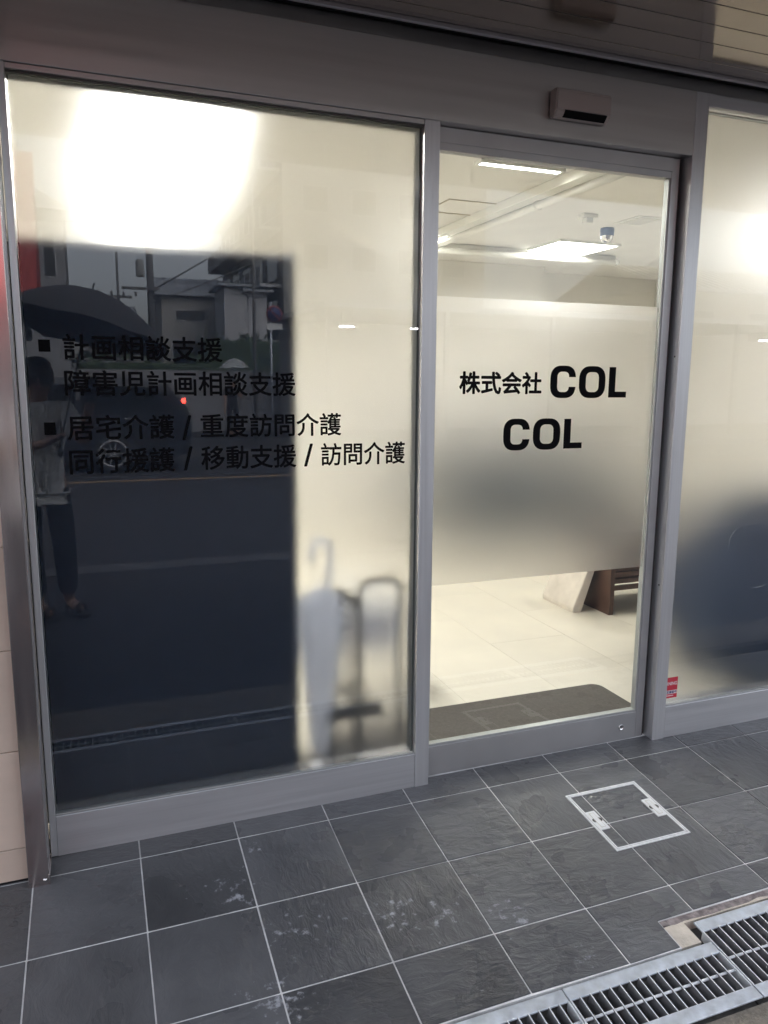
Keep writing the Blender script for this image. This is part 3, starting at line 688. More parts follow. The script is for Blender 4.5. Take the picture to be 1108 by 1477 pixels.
# bench and wrapped slab
be = empty('wooden_bench', (3.21, 1.58, FZ)); tag(be, 'dark brown wooden bench with slatted front inside the office', 'bench')
box('end_panel', 3.20, 3.235, 1.585, 2.02, FZ, 0.40, M['wood'], be, 0.002)
box('end_panel', 4.60, 4.635, 1.585, 2.02, FZ, 0.40, M['wood'], be, 0.002)
box('seat', 3.2, 4.635, 1.58, 2.03, 0.4003, 0.425, M['wood'], be, 0.003)
for k in range(5): box('slat', 3.2355, 4.5995, 1.60, 1.62, 0.165+k*.044, 0.196+k*.044, M['wood'], be, 0.002)
box('back_slat', 3.2355, 4.5995, 1.99, 2.01, 0.10, 0.38, M['wood'], be, 0.002)
sb = put('wrapped_slab', prism_mesh([(3.02, FZ+.0), (3.075, FZ), (3.195, 0.37), (3.150, 0.385), (3.015, FZ+.03)], 'y', 1.70, 2.06, 0.004), M['foam'], None); tag(sb, 'pale paper wrapped slab leaning on the end of the wooden bench', 'slab')

# navy seating
def sofa(name, x0, x1, y0, y1, hback, label):
    s_ = empty(name, ((x0+x1)/2, (y0+y1)/2, FZ)); tag(s_, label, 'sofa' if x1-x0 > 1.2 else 'armchair'); N = M['grey_fabric']
    box('base', x0+.02, x1-.02, y0+.02, y1-.02, FZ+.05, 0.28, N, s_, 0.02, 3)
    box('backrest', x0+.03, x1-.03, y1-.20, y1, 0.282, hback, N, s_, 0.05, 4)
    box('armrest', x0, x0+.13, y0, y1-.205, 0.282, 0.60, N, s_, 0.04, 4); box('armrest', x1-.13, x1, y0, y1-.205, 0.282, 0.60, N, s_, 0.04, 4)
    box('seat_cushion', x0+.135, x1-.135, y0+.01, y1-.21, 0.283, 0.44, N, s_, 0.04, 4)
    for a in (x0+.06, x1-.10):
        for b in (y0+.05, y1-.09): box('foot', a, a+.04, b, b+.04, FZ, FZ+.05, M['stand_black'], s_, 0.002)
sofa('sofa', 2.95, 4.95, 3.35, 4.15, 0.92, 'dark blue-grey sofa standing in front of the back wall')

# navy bean bag close to the right window
bb = empty('bean_bag', (3.42, 0.70, FZ)); tag(bb, 'big rounded navy bean bag chair close behind the frosted window with the sticker', 'bean bag')
bgm = lathe_mesh([(0, 0), (0.30, 0.0), (0.44, 0.06), (0.49, 0.18), (0.485, 0.32), (0.44, 0.50), (0.36, 0.66), (0.26, 0.80), (0.14, 0.90), (0, 0.935)], 40)
for v in bgm.vertices:
    a_ = math.atan2(v.co.y, v.co.x); k_ = 1+.03*math.sin(5*a_+v.co.z*7)+.02*math.sin(11*a_); v.co.x *= k_; v.co.y *= k_
put('bag', bgm, M['navy_fabric'], bb, (3.40, 0.66, FZ))
put('carry_loop', tube_mesh([(-.05, 0, .93), (-.045, 0, .97), (0, 0, .99), (.045, 0, .97), (.05, 0, .93)], .009, 8), M['navy_fabric'], bb, (3.40, 0.66, FZ))

# dark board right behind the left pane
db = empty('dark_partition', (0.45, 0.165, FZ)); tag(db, 'tall dark navy partition board standing behind the lettered window', 'partition')
box('board', 0.020, 0.862, 0.226, 0.254, FZ+.03, 1.830, M['navy_board'], db, 0.004)
box('cap', 0.020, 0.862, 0.224, 0.2565, 1.8305, 1.846, M['pvc'], db, 0.002)
for a in (0.08, 0.70): box('foot', a, a+.06, 0.17, 0.40, FZ, FZ+.028, M['stand_black'], db, 0.004)

# umbrella stand and umbrella
us = empty('umbrella_stand', (1.10, 0.36, FZ)); tag(us, 'black tube umbrella stand with hoops behind the frosted glass', 'umbrella stand')
def hoop(xa, xb, y, z0, z1, r=0.011):
    pts = [(xa, y, z0)]
    rad = 0.045
    for k in range(7):
        a = math.pi-math.pi/2*k/6; pts.append((xa+rad+rad*math.cos(a), y, z1-rad+rad*math.sin(a)))
    for k in range(7):
        a = math.pi/2-math.pi/2*k/6; pts.append((xb-rad+rad*math.cos(a), y, z1-rad+rad*math.sin(a)))
    pts.append((xb, y, z0))
    o = put('hoop', tube_mesh(pts, r, 10), M['stand_black'], us); o.location = -off(us)
hoop(1.100, 1.262, 0.275, FZ+.02, 0.735)
hoop(1.00, 1.11, 0.42, FZ+.02, 0.66)
o = put('side_rail', tube_mesh([(1.02, 0.30, 0.71), (1.05, 0.28, 0.69), (1.098, 0.25, 0.655)], 0.014, 10), M['stand_black'], us); o.location = -off(us)
o = put('leg', tube_mesh([(0.985, 0.26, FZ+.02), (0.985, 0.26, 0.28)], 0.013, 10), M['stand_black'], us); o.location = -off(us)
box('tray', 0.90, 1.27, 0.17, 0.46, FZ, FZ+.02, M['stand_black'], us, 0.006)
for y in (0.255, 0.445): box('lower_rail', 0.95, 1.18, y-.01, y+.01, 0.235, 0.285, M['stand_black'], us, 0.004)

um = empty('folded_umbrella', (0.948, 0.262, FZ+.02)); tag(um, 'folded pale umbrella with a white crook handle in the stand', 'umbrella')
bm = bmesh.new(); rings = []
prof = [(0.012, 0.05), (0.030, 0.12), (0.044, 0.30), (0.060, 0.48), (0.072, 0.60), (0.066, 0.66), (0.018, 0.70)]
for r, z in prof:
    ring = []
    for k in range(32):
        a = 2*math.pi*k/32; q_ = r*(1+0.28*math.cos(8*a))
        ring.append(bm.verts.new((q_*math.cos(a), q_*0.8*math.sin(a), z)))
    rings.append(ring)
for a, b in zip(rings, rings[1:]):
    for k in range(32): bm.faces.new((a[k], a[(k+1) % 32], b[(k+1) % 32], b[k]))
bm.faces.new(rings[0]); bm.faces.new(rings[-1])
put('canopy', from_bm(bm, 'canopy', True), M['umbrella_white'], um, (0.948, 0.262, FZ+.02))
put('tip', tube_mesh([(0, 0, 0.002), (0, 0, 0.06)], 0.006, 8), M['pvc'], um, (0.948, 0.262, FZ+.02))
hp = [(0.022, 0, 0.655), (0.036, 0, 0.76), (0.040, 0, 0.82)]
for k in range(1, 10):
    a = math.pi*k/9; hp.append((0.006+0.034*math.cos(a), 0, 0.82+0.050*math.sin(a)))
hp.append((-0.030, 0, 0.79))
put('crook_handle', tube_mesh(hp, 0.010, 10), M['handle_white'], um, (0.948, 0.262, FZ+.02))

bx_ = empty('storage_box', (1.45, 1.0, FZ)); tag(bx_, 'pale lilac storage box on the floor behind the umbrella stand', 'box')
box('body', 1.20, 1.52, 0.85, 1.15, 0.25, 0.45, M['paper_blue'], bx_, 0.006); box('lid', 1.195, 1.525, 0.845, 1.155, 0.4503, 0.475, M['white_plastic'], bx_, 0.006)
for a, b in ((1.21, .86), (1.48, .86), (1.21, 1.11), (1.48, 1.11)): box('leg', a, a+.03, b, b+.03, FZ, 0.2497, M['pvc'], bx_, 0.002)

# ================================================================== the street behind, seen in the glass
GZ = -0.125
def skin_mesh(joints, edges, root, sub=2):
    """joints: name -> (point, radius or (rx, ry)); one smooth continuous surface"""
    names = list(joints); idx = {n: i for i, n in enumerate(names)}
    me = bpy.data.meshes.new('sk'); me.from_pydata([tuple(joints[n][0]) for n in names], [(idx[a], idx[b]) for a, b in edges], []); me.update()
    o = bpy.data.objects.new('sk', me); col.objects.link(o)
    md = o.modifiers.new('s', 'SKIN'); md.use_smooth_shade = True
    for n in names:
        r = joints[n][1]; sv = me.skin_vertices[0].data[idx[n]]; sv.radius = r if isinstance(r, tuple) else (r, r); sv.use_root = (n == root)
    ms = o.modifiers.new('u', 'SUBSURF'); ms.levels = sub; ms.render_levels = sub
    dg = bpy.context.evaluated_depsgraph_get(); out = bpy.data.meshes.new_from_object(o.evaluated_get(dg))
    bpy.data.objects.remove(o); bpy.data.meshes.remove(me)
    for p in out.polygons: p.use_smooth = True
    out.materials.clear(); return out

def person(name, label, J, palette, hair_z=0.0):
    """J: joints by name in world space. Body one surface; clothes over it"""
    base = Vector((J['pelvis'][0], J['pelvis'][1], GZ)); p = empty(name, base); tag(p, label, 'person')
    r = dict(pelvis=(.125, .10), spine=(.12, .09), chest=(.14, .10), neck=.05, jaw=.072, head=.088, crown=.062, lsh=.062, rsh=.062, lel=.042, rel=.042, lwr=.027, rwr=.027,
             lpalm=(.036, .018), rpalm=(.036, .018), lhip=.088, rhip=.088, lkn=.058, rkn=.058, lank=.038, rank=.038, ltoe=.036, rtoe=.036, lheel=.034, rheel=.034)
    E_ = [('pelvis', 'spine'), ('spine', 'chest'), ('chest', 'neck'), ('neck', 'jaw'), ('jaw', 'head'), ('head', 'crown'), ('chest', 'lsh'), ('chest', 'rsh'), ('lsh', 'lel'), ('rsh', 'rel'),
          ('lel', 'lwr'), ('rel', 'rwr'), ('lwr', 'lpalm'), ('rwr', 'rpalm'), ('pelvis', 'lhip'), ('pelvis', 'rhip'), ('lhip', 'lkn'), ('rhip', 'rkn'), ('lkn', 'lank'), ('rkn', 'rank'), ('lank', 'ltoe'), ('rank', 'rtoe')]
    jj = {}
    for n in r:
        if n in J: jj[n] = (Vector(J[n])-base, r[n])
    for s_ in 'lr':                                             # five fingers, curled
        w_, pm = jj[s_+'wr'][0], jj[s_+'palm'][0]; d = (pm-w_).normalized(); side = d.cross(Vector((0, 0, 1)))
        side = side.normalized() if side.length > .1 else Vector((1, 0, 0)); nrm = side.cross(d)
        for k, ln in enumerate((.062, .072, .068, .055)):
            b0 = pm+side*(k-1.5)*.019+d*.030; m0 = b0+d*ln*.55+nrm*.004; e0 = m0+d*ln*.30-nrm*.022
            jj['%sf%da' % (s_, k)] = (b0, .0085); jj['%sf%db' % (s_, k)] = (m0, .0080); jj['%sf%dc' % (s_, k)] = (e0, .0070)
            E_.append((s_+'palm', '%sf%da' % (s_, k))); E_.append(('%sf%da' % (s_, k), '%sf%db' % (s_, k))); E_.append(('%sf%db' % (s_, k), '%sf%dc' % (s_, k)))
        tb = pm-side*.030-d*.012; te = tb-side*.020+d*.034
        jj[s_+'ta'] = (tb, .0100); jj[s_+'tb'] = (te, .0085); E_ += [(s_+'palm', s_+'ta'), (s_+'ta', s_+'tb')]
    E_ = [e for e in E_ if e[0] in jj and e[1] in jj]
    body = put('body', skin_mesh(jj, E_, 'pelvis'), M['skin'], p, base)
    hd, fw_ = jj['head'][0], Vector(J.get('facing', (0, 1, 0))).normalized(); sd_ = fw_.cross(Vector((0, 0, 1)))
    hm = lathe_mesh([(0.0, 0.125), (0.05, 0.118), (0.085, 0.085), (0.102, 0.03), (0.100, -0.02), (0.085, -0.06)], 20)
    put('hair', hm, M['hair'], p, base+hd-fw_*.016+Vector((0, 0, .012)))
    put('nose', lathe_mesh([(0, .026), (.010, .0), (.012, -.016), (0, -.022)], 8), M['skin'], p, base+hd+fw_*.092+Vector((0, 0, -.01)))
    for e in (-1, 1):
        put('ear', lathe_mesh([(0, .03), (.012, .012), (.010, -.018), (0, -.03)], 8), M['skin'], p, base+hd+sd_*e*.090+Vector((0, 0, -.005)))
        put('eye', lathe_mesh([(0, .008), (.010, 0), (0, -.008)], 8), M['hair'], p, base+hd+sd_*e*.034+fw_*.080+Vector((0, 0, .016)))
    put('mouth', box_mesh(.05, .008, .010, .003), M['sticker_red'], p, base+jj['jaw'][0]+fw_*.066+Vector((0, 0, .012)))
    # shirt: torso and upper sleeves, a little outside the body
    def grow(names, k, extra): return {n: (jj[n][0], tuple(q_*k+extra for q_ in (jj[n][1] if isinstance(jj[n][1], tuple) else (jj[n][1],)*2))) for n in names}
    sh = grow(('pelvis', 'spine', 'chest', 'lsh', 'rsh'), 1.02, .026)
    sh['hem'] = (jj['pelvis'][0]+Vector((0, 0, -.07)), (.172, .13)); sh['collar'] = (jj['chest'][0].lerp(jj['neck'][0], .62), (.085, .075))
    for s_ in 'lr': sh[s_+'slv'] = (jj[s_+'sh'][0].lerp(jj[s_+'el'][0], .72), (.068, .068))
    put('shirt', skin_mesh(sh, [('hem', 'pelvis'), ('pelvis', 'spine'), ('spine', 'chest'), ('chest', 'collar'), ('chest', 'lsh'), ('chest', 'rsh'), ('lsh', 'lslv'), ('rsh', 'rslv')], 'pelvis'), M[palette[0]], p, base)
    tr = grow(('pelvis', 'lhip', 'rhip', 'lkn', 'rkn'), 1.02, .020)
    tr['pelvis'] = (tr['pelvis'][0]+Vector((0, 0, -.03)), (.118, .095))
    for s_ in 'lr': tr[s_+'hip'] = (tr[s_+'hip'][0]+Vector((0, 0, -.05)), (.094, .094))
    for s_ in 'lr': tr[s_+'cuff'] = (jj[s_+'ank'][0]+Vector((0, 0, .05)), (.068, .068))
    put('trousers', skin_mesh(tr, [('pelvis', 'lhip'), ('pelvis', 'rhip'), ('lhip', 'lkn'), ('rhip', 'rkn'), ('lkn', 'lcuff'), ('rkn', 'rcuff')], 'pelvis'), M[palette[1]], p, base)
    for s_ in 'lr':
        a, t_ = jj[s_+'ank'][0], jj[s_+'toe'][0]; d = Vector((t_.x-a.x, t_.y-a.y, 0)); yaw = math.atan2(d.y, d.x)-math.pi/2; c_ = (a+t_)/2
        sole = put('sandal', prism_mesh(rr(0, 0, .048, .125, .045, 6, 2.0), 'z', 0.002, 0.026), M['sandal'], p, base+Vector((c_.x, c_.y, 0)), (0, 0, yaw))
        for q_ in (.05, -.045): put('strap', tube_mesh([(-.046, q_, .02), (-.030, q_, .075), (0, q_, .092), (.030, q_, .075), (.046, q_, .02)], .011, 8), M['sandal'], sole, (0, 0, 0))
    return p

PY = -0.10
J1 = dict(pelvis=(-.10, -2.95, .80), spine=(-.10, -2.95, 1.00), chest=(-.10, -2.94, 1.17), neck=(-.09, -2.92, 1.325), jaw=(-.085, -2.895, 1.385), head=(-.085, -2.90, 1.455), crown=(-.085, -2.91, 1.53),
          lsh=(-.275, -2.94, 1.235), rsh=(.075, -2.93, 1.235), lel=(-.29, -2.80, 1.00), rel=(.17, -2.78, 1.06), lwr=(-.06, -2.66, 1.06), rwr=(.225, -2.44, 1.33), lpalm=(.00, -2.645, 1.09), rpalm=(.232, -2.37, 1.385),
          lhip=(-.19, -2.95, .76), rhip=(-.01, -2.95, .76), lkn=(-.195, -2.93, .36), rkn=(.015, -2.94, .36), lank=(-.17, -2.98, -.04), rank=(.02, -3.02, -.04), ltoe=(-.09, -2.87, -.085), rtoe=(.10, -2.93, -.085), facing=(.15, 1, 0))
person('person', 'person in a pale T-shirt, dark trousers and sandals photographing under a black umbrella', J1, ('shirt', 'trousers'))
ph = empty('smartphone', (.232, -2.288, 1.37)); tag(ph, 'dark smartphone held up by the person under the black umbrella', 'phone')
box('body', .196, .268, -2.2925, -2.2845, 1.318, 1.466, M['phone'], ph, .003, 2)
box('camera_bump', .222, .262, -2.2843, -2.2825, 1.424, 1.462, M['phone'], ph, .0008)

def umbrella(name, label, tip, r, drop, foot, m_, ribm, hook=True):
    u = empty(name, foot); tag(u, label, 'umbrella'); tip = Vector(tip); foot = Vector(foot); ax = (tip-foot).normalized()
    q_ = ax.to_track_quat('Z', 'Y'); bm = bmesh.new(); rings = []; N = 48
    for i in range(1, 11):
        t_ = i/10; ring = []
        for k in range(N):
            a = 2*math.pi*k/N; seg = abs(math.sin(4*a)); rad = r*t_*(1-.06*seg*t_); z = -drop*(t_**2.0)+.02*seg*t_*t_
            ring.append(bm.verts.new(tip+q_ @ Vector((rad*math.cos(a), rad*math.sin(a), z))))
        rings.append(ring)
    top = bm.verts.new(tip)
    for k in range(N): bm.faces.new((top, rings[0][k], rings[0][(k+1) % N]))
    for a, b in zip(rings, rings[1:]):
        for k in range(N): bm.faces.new((a[k], b[k], b[(k+1) % N], a[(k+1) % N]))
    o = put('canopy', from_bm(bm, 'c', True), m_, u); o.location = -off(u)
    for k in range(8):
        a = 2*math.pi*(k)/8
        pts = [tip+q_ @ Vector((r*t_*math.cos(a), r*t_*math.sin(a), -drop*t_*t_-.004)) for t_ in (0.02, .3, .6, .85, 1.0)]
        o = put('rib', tube_mesh(pts, .0025, 5), ribm, u); o.location = -off(u)
    o = put('shaft', tube_mesh([foot+ax*.01, tip+ax*.05], .005, 8), ribm, u); o.location = -off(u)
    hp = [foot+ax*.10, foot]+[foot+q_ @ Vector((.03-.03*math.cos(a), 0, -.03*math.sin(a))) for a in (.6, 1.2, 1.8, 2.4, 3.1)]
    o = put('handle', tube_mesh(hp, .011, 8), ribm, u); o.location = -off(u)
umbrella('open_umbrella', 'open black umbrella held over the person in the pale T-shirt', (.27, -2.74, 1.985), .53, .27, (.03, -2.62, 1.02), M['black_cloth'], M['phone'])

# parked dark car
c = empty('parked_car', (-.35, -12.45, GZ)); tag(c, 'dark car with alloy wheels parked across the road, tail light lit', 'car')
prof = [(-2.50, .28), (-2.52, .62), (-2.35, .84), (-1.55, .98), (-.85, 1.50), (-.30, 1.62), (.95, 1.62), (1.50, 1.50), (1.82, 1.12), (1.88, .80), (1.86, .30), (1.50, .20), (-2.2, .20)]
def car_body():
    bm = bmesh.new(); secs = []
    for (y, kx, kz, cut) in ((-13.30, .985, .0, .93), (-13.22, 1.0, .0, 1.0), (-12.45, 1.01, .0, 1.0), (-11.68, 1.0, .0, 1.0), (-11.60, .985, .0, .93)):
        ring = []
        for (x, z) in prof:
            inset = 0 if z < 1.0 else (z-1.0)*.22
            yy = y+(inset if y < -12.45 else -inset if y > -12.45 else 0)
            ring.append(bm.verts.new((x*kx, yy, z+GZ)))
        secs.append(ring)
    n = len(prof)
    for a, b in zip(secs, secs[1:]):
        for k in range(n): bm.faces.new((a[k], a[(k+1) % n], b[(k+1) % n], b[k]))
    bm.faces.new(secs[0]); bm.faces.new(secs[-1])
    return from_bm(bm, 'carbody')
o = put('body', car_body(), M['car_paint'], c); o.location = -off(c)
def side_glass(pts, y): 
    o = put('window', prism_mesh(pts, 'y', y, y+.012), M['car_glass'], c); o.location = -off(c)
side_glass([(-.98, 1.02+GZ), (-.02, 1.02+GZ), (-.02, 1.50+GZ), (-.38, 1.50+GZ)], -11.66); side_glass([(.05, 1.02+GZ), (1.42, 1.05+GZ), (1.28, 1.45+GZ), (.05, 1.50+GZ)], -11.66)
for wx in (-1.72, .53):
    for wy, s_ in ((-11.60, 1), (-13.30, -1)):
        wh = put('wheel', lathe_mesh([(.20, -.10), (.30, -.10), (.325, -.07), (.325, .07), (.30, .10), (.21, .10), (.20, .06)], 32), M['tyre'], c, (wx, wy, GZ+.327), (math.pi/2*-s_, 0, 0))
        put('rim', lathe_mesh([(.200, .085), (.210, .105), (.245, .105), (.205, .06)], 32), M['alloy'], wh, (0, 0, 0)); put('hub', lathe_mesh([(0, .095), (.03, .095), (.04, .07), (0, .07)], 16), M['alloy'], wh, (0, 0, 0))
        sp = box_mesh(.19, .022, .015, 0)
        for k in range(10):
            a = 2*math.pi*k/10; q_ = put('spoke', sp, M['alloy'], wh, (0, 0, 0), (0, 0, a)); q_.location = (.115*math.cos(a), .115*math.sin(a), .08)
        put('disc', lathe_mesh([(0, .02), (.20, .02), (.20, .03), (0, .03)], 24), M['tyre'], wh, (0, 0, 0))
for wy in (-11.66, -13.24): box('tail_light', 1.72, 1.785, wy-.04, wy+.045, GZ+1.18, GZ+1.27, M['tail_red'], c, .008)
for wy in (-11.72, -13.18): box('headlight', -2.51, -2.38, wy-.12, wy+.10, GZ+.66, GZ+.80, M['chrome'], c, .02)
box('door_mirror', -.95, -.80, -11.60, -11.46, GZ+1.0, GZ+1.14, M['car_paint'], c, .02, 2)
for x in (-.35, .75): box('door_handle', x, x+.18, -11.60, -11.57, GZ+.90, GZ+.93, M['alloy'], c, .004)

# pedestrian with a clear umbrella
J2 = {k: (Vector(v)+Vector((4.12, -17.05, 0)) if k != 'facing' else v) for k, v in J1.items()}
J2.update(rel=(4.22, -19.80, .98), rwr=(4.12, -19.72, 1.14), rpalm=(4.08, -19.70, 1.17), lel=(3.80, -19.96, .94), lwr=(3.78, -19.90, .68), lpalm=(3.78, -19.88, .62))
person('person', 'pedestrian in dark clothes crossing the far side of the road under a clear umbrella', J2, ('trousers', 'trousers'))
cu_ = bpy.data.materials.new('clear_vinyl'); cu_.use_nodes = True; _n = cu_.node_tree.nodes; _b = _n['Principled BSDF']; _b.inputs['Base Color'].default_value = (.75, .78, .80, 1); _b.inputs['Alpha'].default_value = .45; _b.inputs['Roughness'].default_value = .2; M['clear_vinyl'] = cu_
umbrella('open_umbrella', 'open clear vinyl umbrella held by the pedestrian in dark clothes', (4.05, -19.72, 2.08), .46, .30, (4.06, -19.66, 1.10), M['clear_vinyl'], M['alloy'])

# buildings
def windows(b, rects, axis, at, depth, frame='house_white'):
    for (a0, a1, z0, z1) in rects:
        if axis == 'y': wv = box('window', a0, a1, at-.02, at+.03*depth, z0, z1, M[frame], b, 0); box('pane', a0+.06, a1-.06, at+.032*depth, at+.04*depth, z0+.06, z1-.06, M['window_dark'], wv, 0)
        else: wv = box('window', at-.02, at+.03*depth, a0, a1, z0, z1, M[frame], b, 0); box('pane', at+.032*depth, at+.04*depth, a0+.06, a1-.06, z0+.06, z1-.06, M['window_dark'], wv, 0)
def gable_house(name, label, x0, x1, y0, y1, h, ridge, wallm, wins, along='x', depth=1):
    b = empty(name, ((x0+x1)/2, (y0+y1)/2, GZ)); tag(b, label, 'house')
    box('wall', x0, x1, y0, y1, GZ, h, M[wallm], b, 0)
    ym = (y0+y1)/2; xm = (x0+x1)/2; e = .3
    if along == 'x': rp = [(y1+e, h-.02), (y1+e, h+.10), (ym, ridge), (y0-e, h+.10), (y0-e, h-.02)]; o = put('roof', prism_mesh(rp, 'x', x0-e, x1+e), M['metal_roof'], b)
    else: rp = [(x1+e, h-.02), (x1+e, h+.10), (xm, ridge), (x0-e, h+.10), (x0-e, h-.02)]; o = put('roof', prism_mesh(rp, 'y', y0-e, y1+e), M['metal_roof'], b)
    o.location = -off(b)
    if along == 'x':
        n = int((x1-x0)/.5)
        for k in range(n+1):
            x = x0-.25+k*(x1-x0+.5)/n
            q_ = put('roof_seam', poly_mesh([(x-.02, y1+e, h+.10), (x+.02, y1+e, h+.10), (x+.02, ym, ridge), (x-.02, ym, ridge), (x-.02, y1+e, h+.16), (x+.02, y1+e, h+.16), (x+.02, ym, ridge+.06), (x-.02, ym, ridge+.06)],
                [(4, 5, 6, 7), (0, 4, 7, 3), (1, 2, 6, 5), (0, 1, 5, 4)]), M['concrete'], o); q_.location = (0, 0, 0)
    windows(b, wins, 'y', y1, 1); return b
gable_house('house', 'cream two storey house with grey seamed metal roof and a wide window', 3.85, 7.4, -45, -40, 5.83, 7.0, 'house_wall', [(4.5, 6.1, 4.55, 5.15), (4.3, 6.2, 2.2, 3.6), (4.4, 5.2, .1, 1.9)])
gable_house('house', 'narrow white clad house beside the apartment block', 6.44, 7.57, -39, -36, 5.97, 6.05, 'house_white', [(6.7, 7.2, 2.0, 3.4)], 'x')
gable_house('house', 'white clad annex with a lean roof next to the narrow house', 7.60, 8.52, -38.5, -36, 5.75, 5.95, 'house_white', [(7.8, 8.3, 2.0, 3.2)], 'x')
gable_house('house', 'tall grey house standing far behind the red awning shop', -4.2, -.75, -52, -45, 10.6, 11.8, 'house_grey', [(-3.6, -2.6, 7.0, 8.6), (-1.9, -1.2, 7.0, 9.4), (-3.6, -2.6, 3.5, 5.0)], 'y')
gable_house('house', 'low grey house between the two utility poles', -.2, 3.0, -58, -50, 5.0, 6.4, 'house_grey', [(.4, 1.6, 3.0, 4.2), (2.0, 2.8, 3.0, 4.2)])
gable_house('house', 'pale house with a low roof past the carport', 24, 33, -34, -26, 5.6, 7.2, 'house_wall', [(25, 27, 3.4, 4.8), (29, 31, 3.4, 4.8), (25, 27, .5, 2.2)])
gable_house('house', 'pale house at the far end of the opposite pavement', -24, -12, -26, -17, 5.4, 7.0, 'house_wall', [(-22, -20, 3.2, 4.6), (-17, -15, 3.2, 4.6), (-22, -20, .5, 2.2)])

ap_ = empty('apartment_building', (14, -45, GZ)); tag(ap_, 'grey apartment block with rows of balconies facing the side street', 'building')
box('wall', 9.6, 21, -56, -37, GZ, 16, M['concrete'], ap_, 0)
for zb in (3.4, 6.2, 9.0, 11.8, 14.6):
    bal = box('balcony', 8.5, 9.6, -55.5, -37.5, zb, zb+.16, M['house_white'], ap_, 0)
    box('balcony_wall', 8.5, 8.6, -55.5, -37.5, zb+.161, zb+1.05, M['concrete'], bal, 0)
    for k in range(12):
        y = -55+k*1.5; box('fin', 8.42, 8.4995, y, y+.10, zb+.161, zb+1.0, M['house_white'], bal, 0)
    windows(ap_, [(-55+k*3.6, -52.6+k*3.6, zb+.3, zb+2.3) for k in range(5)], 'x', 9.6, -1)
    windows(ap_, [(10.6+k*2.6, 12.0+k*2.6, zb+.9, zb+2.2) for k in range(4)], 'y', -37, 1)
box('roof_slab', 9.3, 21.3, -56.3, -36.7, 16, 16.4, M['concrete'], ap_, 0)

sp_ = empty('corner_shop', (-5, -17, GZ)); tag(sp_, 'grey corner shop with a bright red awning across the road', 'shop')
box('wall', -9, -1.3, -20, -15.2, GZ, 6.6, M['house_grey'], sp_, 0)
o = put('awning', prism_mesh([(-15.19, 5.9), (-13.6, 2.9), (-13.6, 2.55), (-15.19, 2.55)], 'x', -8.6, -.62), M['red_banner'], sp_); o.location = -off(sp_)
windows(sp_, [(-8.2, -6.2, .7, 2.3), (-5.6, -3.6, .7, 2.3)], 'y', -15.2, 1); box('door', -3.0, -2.0, -15.25, -15.15, GZ, 2.1, M['window_dark'], sp_, 0)
box('roof', -9.2, -1.1, -20.2, -15.0, 6.6, 6.8, M['concrete'], sp_, 0)

cp = empty('carport', (14, -19.5, GZ)); tag(cp, 'open carport with a flat metal roof across the road', 'carport')
box('roof', 5.9, 23.2, -22, -17, 3.35, 3.5, M['metal_roof'], cp, 0); box('back_wall', 5.9, 23.2, -22.1, -22, GZ, 3.35, M['house_grey'], cp, 0)
for k in range(6): box('post', 6+k*3.4, 6.12+k*3.4, -17.2, -17.08, GZ, 3.349, M['pole_grey'], cp, 0)
for k, x in enumerate((6.62, 8.72, 21.5)):
    lb = ('lit tube lamp under the carport roof nearest the no parking sign', 'lit tube lamp hanging second along under the carport roof', 'lit tube lamp at the end of the carport by the pale house')[k]
    t_ = empty('tube_lamp', (x, -18, 2.95)); tag(t_, lb, 'lamp', 'tube lamps under the carport')
    box('tube', x, x+.42, -18.02, -17.98, 2.92, 2.96, M['tube_lit'], t_, 0); box('bracket', x-.02, x+.44, -18.04, -17.96, 2.965, 3.02, M['house_white'], t_, 0)
    for q_ in (.05, .33): box('hanger', x+q_, x+q_+.02, -18.01, -17.99, 3.0205, 3.349, M['pole_grey'], t_, 0)

def pole(name, label, x, y, h, r, arms=()):
    p = empty(name, (x, y, GZ)); tag(p, label, 'pole')
    o = put('shaft', tube_mesh([(x, y, GZ), (x, y, h*.5), (x, y, h)], [r, r*.9, r*.75], 12), M['pole_grey'], p); o.location = -off(p)
    for (a, b, z) in arms: box('crossarm', x+a, x+b, y+r+.001, y+r+.09, z, z+.09, M['pole_grey'], p, 0)
    if arms:
        for k in range(4): put('insulator', lathe_mesh([(0, 0), (.05, 0), (.04, .12), (.06, .16), (0, .2)], 8), M['house_white'], p, (x-.7+k*.45, y+r+.045, arms[0][2]+.0905))
        if r > .1: put('transformer', lathe_mesh([(0, 0), (.13, 0), (.14, .05), (.14, .5), (.12, .56), (0, .58)], 14), M['concrete'], p, (x-.32, y+.02, 4.95))
    return p
pole('utility_pole', 'thick concrete utility pole with a transformer by the cream house', 2.32, -26, 10.5, .13, ((-1.0, 1.0, 6.6), (-.95, .3, 4.5)))
pole('utility_pole', 'thin utility pole standing before the low grey house', 1.40, -30, 6.3, .06, ((-.5, .5, 4.6),))
pole('lamp_post', 'slim dark steel post before the white clad houses', 4.30, -18, 6.4, .05)
def wire(a, b, sag, label):
    a, b = Vector(a), Vector(b); pts = [a.lerp(b, k/12)-Vector((0, 0, sag*4*(k/12)*(1-k/12))) for k in range(13)]
    o = put('overhead_wire', tube_mesh([p-a for p in pts], .022, 5), M['stand_black'], None, a); tag(o, label, 'wire', 'overhead wires from the thick utility pole')
wire((2.36, -25.84, 4.5), (9.2, -27.5, 9.1), .12, 'overhead wire rising from the thick pole to the apartment block')
wire((2.36, -25.84, 4.1), (9.2, -27.2, 7.4), .15, 'lower overhead wire running from the thick pole past the white houses')
wire((2.2, -25.84, 6.7), (-14, -27.5, 7.4), .4, 'overhead wire running from the thick pole over the shop roof')

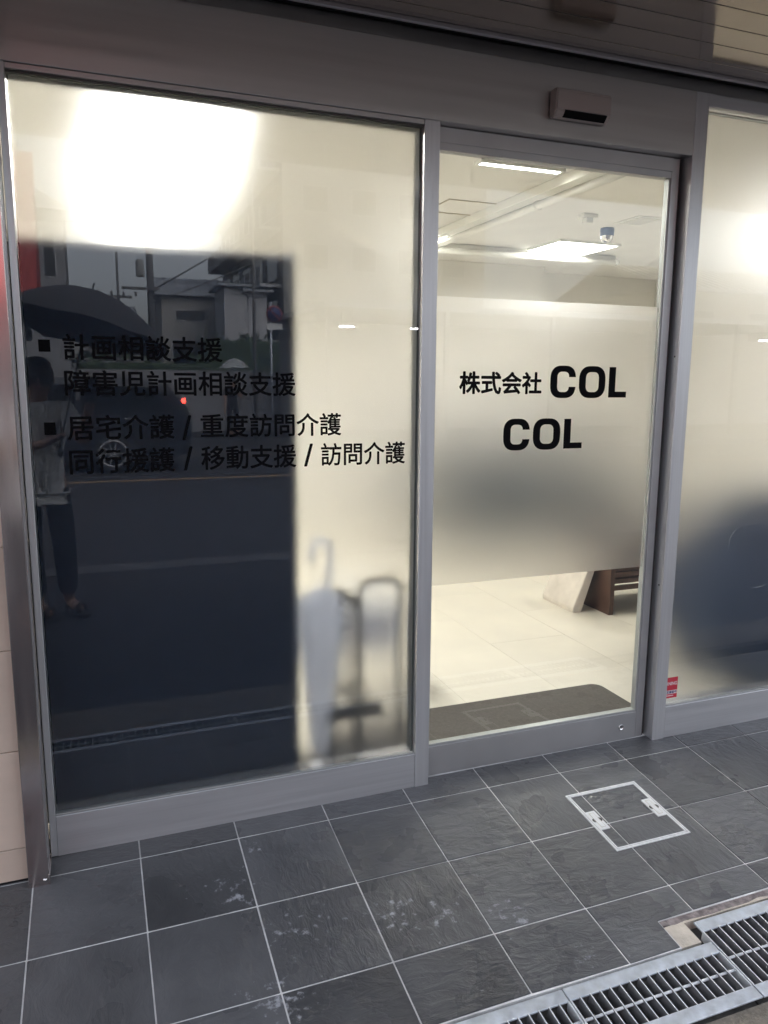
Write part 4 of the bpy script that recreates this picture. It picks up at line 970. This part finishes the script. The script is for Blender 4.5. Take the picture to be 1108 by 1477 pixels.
sg = empty('road_sign', (5.18, -20, GZ)); tag(sg, 'round blue no parking sign with a white plate on a steel post', 'sign')
o = put('post', tube_mesh([(5.18, -20, GZ), (5.18, -20, 3.7)], .035, 10), M['galvanized'], sg); o.location = -off(sg)
put('disc', lathe_mesh([(0, 0), (.24, 0), (.24, .012), (0, .012)], 28), M['sign_red'], sg, (5.27, -19.94, 3.36), (-math.pi/2, 0, 0))
put('blue_face', lathe_mesh([(0, 0.0125), (.19, 0.0125), (.19, .016), (0, .016)], 28), M['sign_blue'], sg, (5.27, -19.94, 3.36), (-math.pi/2, 0, 0))
put('slash', box_mesh(.38, .045, .004, 0), M['sign_red'], sg, (5.27, -19.921, 3.36), (-math.pi/2, math.pi/4, 0))
box('plate', 5.05, 5.50, -19.95, -19.935, 2.93, 3.09, M['white_plastic'], sg, 0)

def hedge(name, label, x0, x1, y0, y1, h):
    hd_ = empty(name, ((x0+x1)/2, (y0+y1)/2, GZ)); tag(hd_, label, 'hedge')
    bm = bmesh.new(); r_ = random.Random(int(x0*10))
    for k in range(int((x1-x0)*(y1-y0)*h*16)):
        c_ = Vector((r_.uniform(x0, x1), r_.uniform(y0, y1), r_.uniform(GZ+.1, h))); e = Euler((r_.uniform(0, 3), r_.uniform(0, 3), r_.uniform(0, 3))).to_matrix(); s_ = r_.uniform(.10, .26)
        bm.faces.new([bm.verts.new(c_+e @ Vector(q_)*s_) for q_ in ((-1, 0, 0), (0, -.5, .1), (1, 0, 0), (0, .5, .1))])
    me_ = bpy.data.meshes.new('leaves'); bm.to_mesh(me_); bm.free()
    o = put('foliage', me_, M['hedge'], hd_); o.location = -off(hd_); o['kind'] = 'stuff'
    box('stem_core', x0+.25, x1-.25, y0+.25, y1-.25, GZ, h-.3, M['hedge'], hd_, .1)
hedge('hedge', 'tall dark evergreen hedge in front of the white clad houses', 4.6, 9.2, -33, -31.5, 3.5)
hedge('hedge', 'clipped hedge along the opposite pavement behind the parked car', -.4, 4.2, -24.5, -23, 2.3)
bwl = put('block_wall', box_mesh(70, .2, 1.9, 0), M['house_grey'], None, (10, -22.6, GZ+.95)); tag(bwl, 'long grey concrete block wall along the far side of the road', 'wall')
fk = put('far_kerb', box_mesh(80, .18, .16, .01), M['gutter_stone'], None, (5, -13.9, GZ+.06)); tag(fk, None, None, None, 'structure')
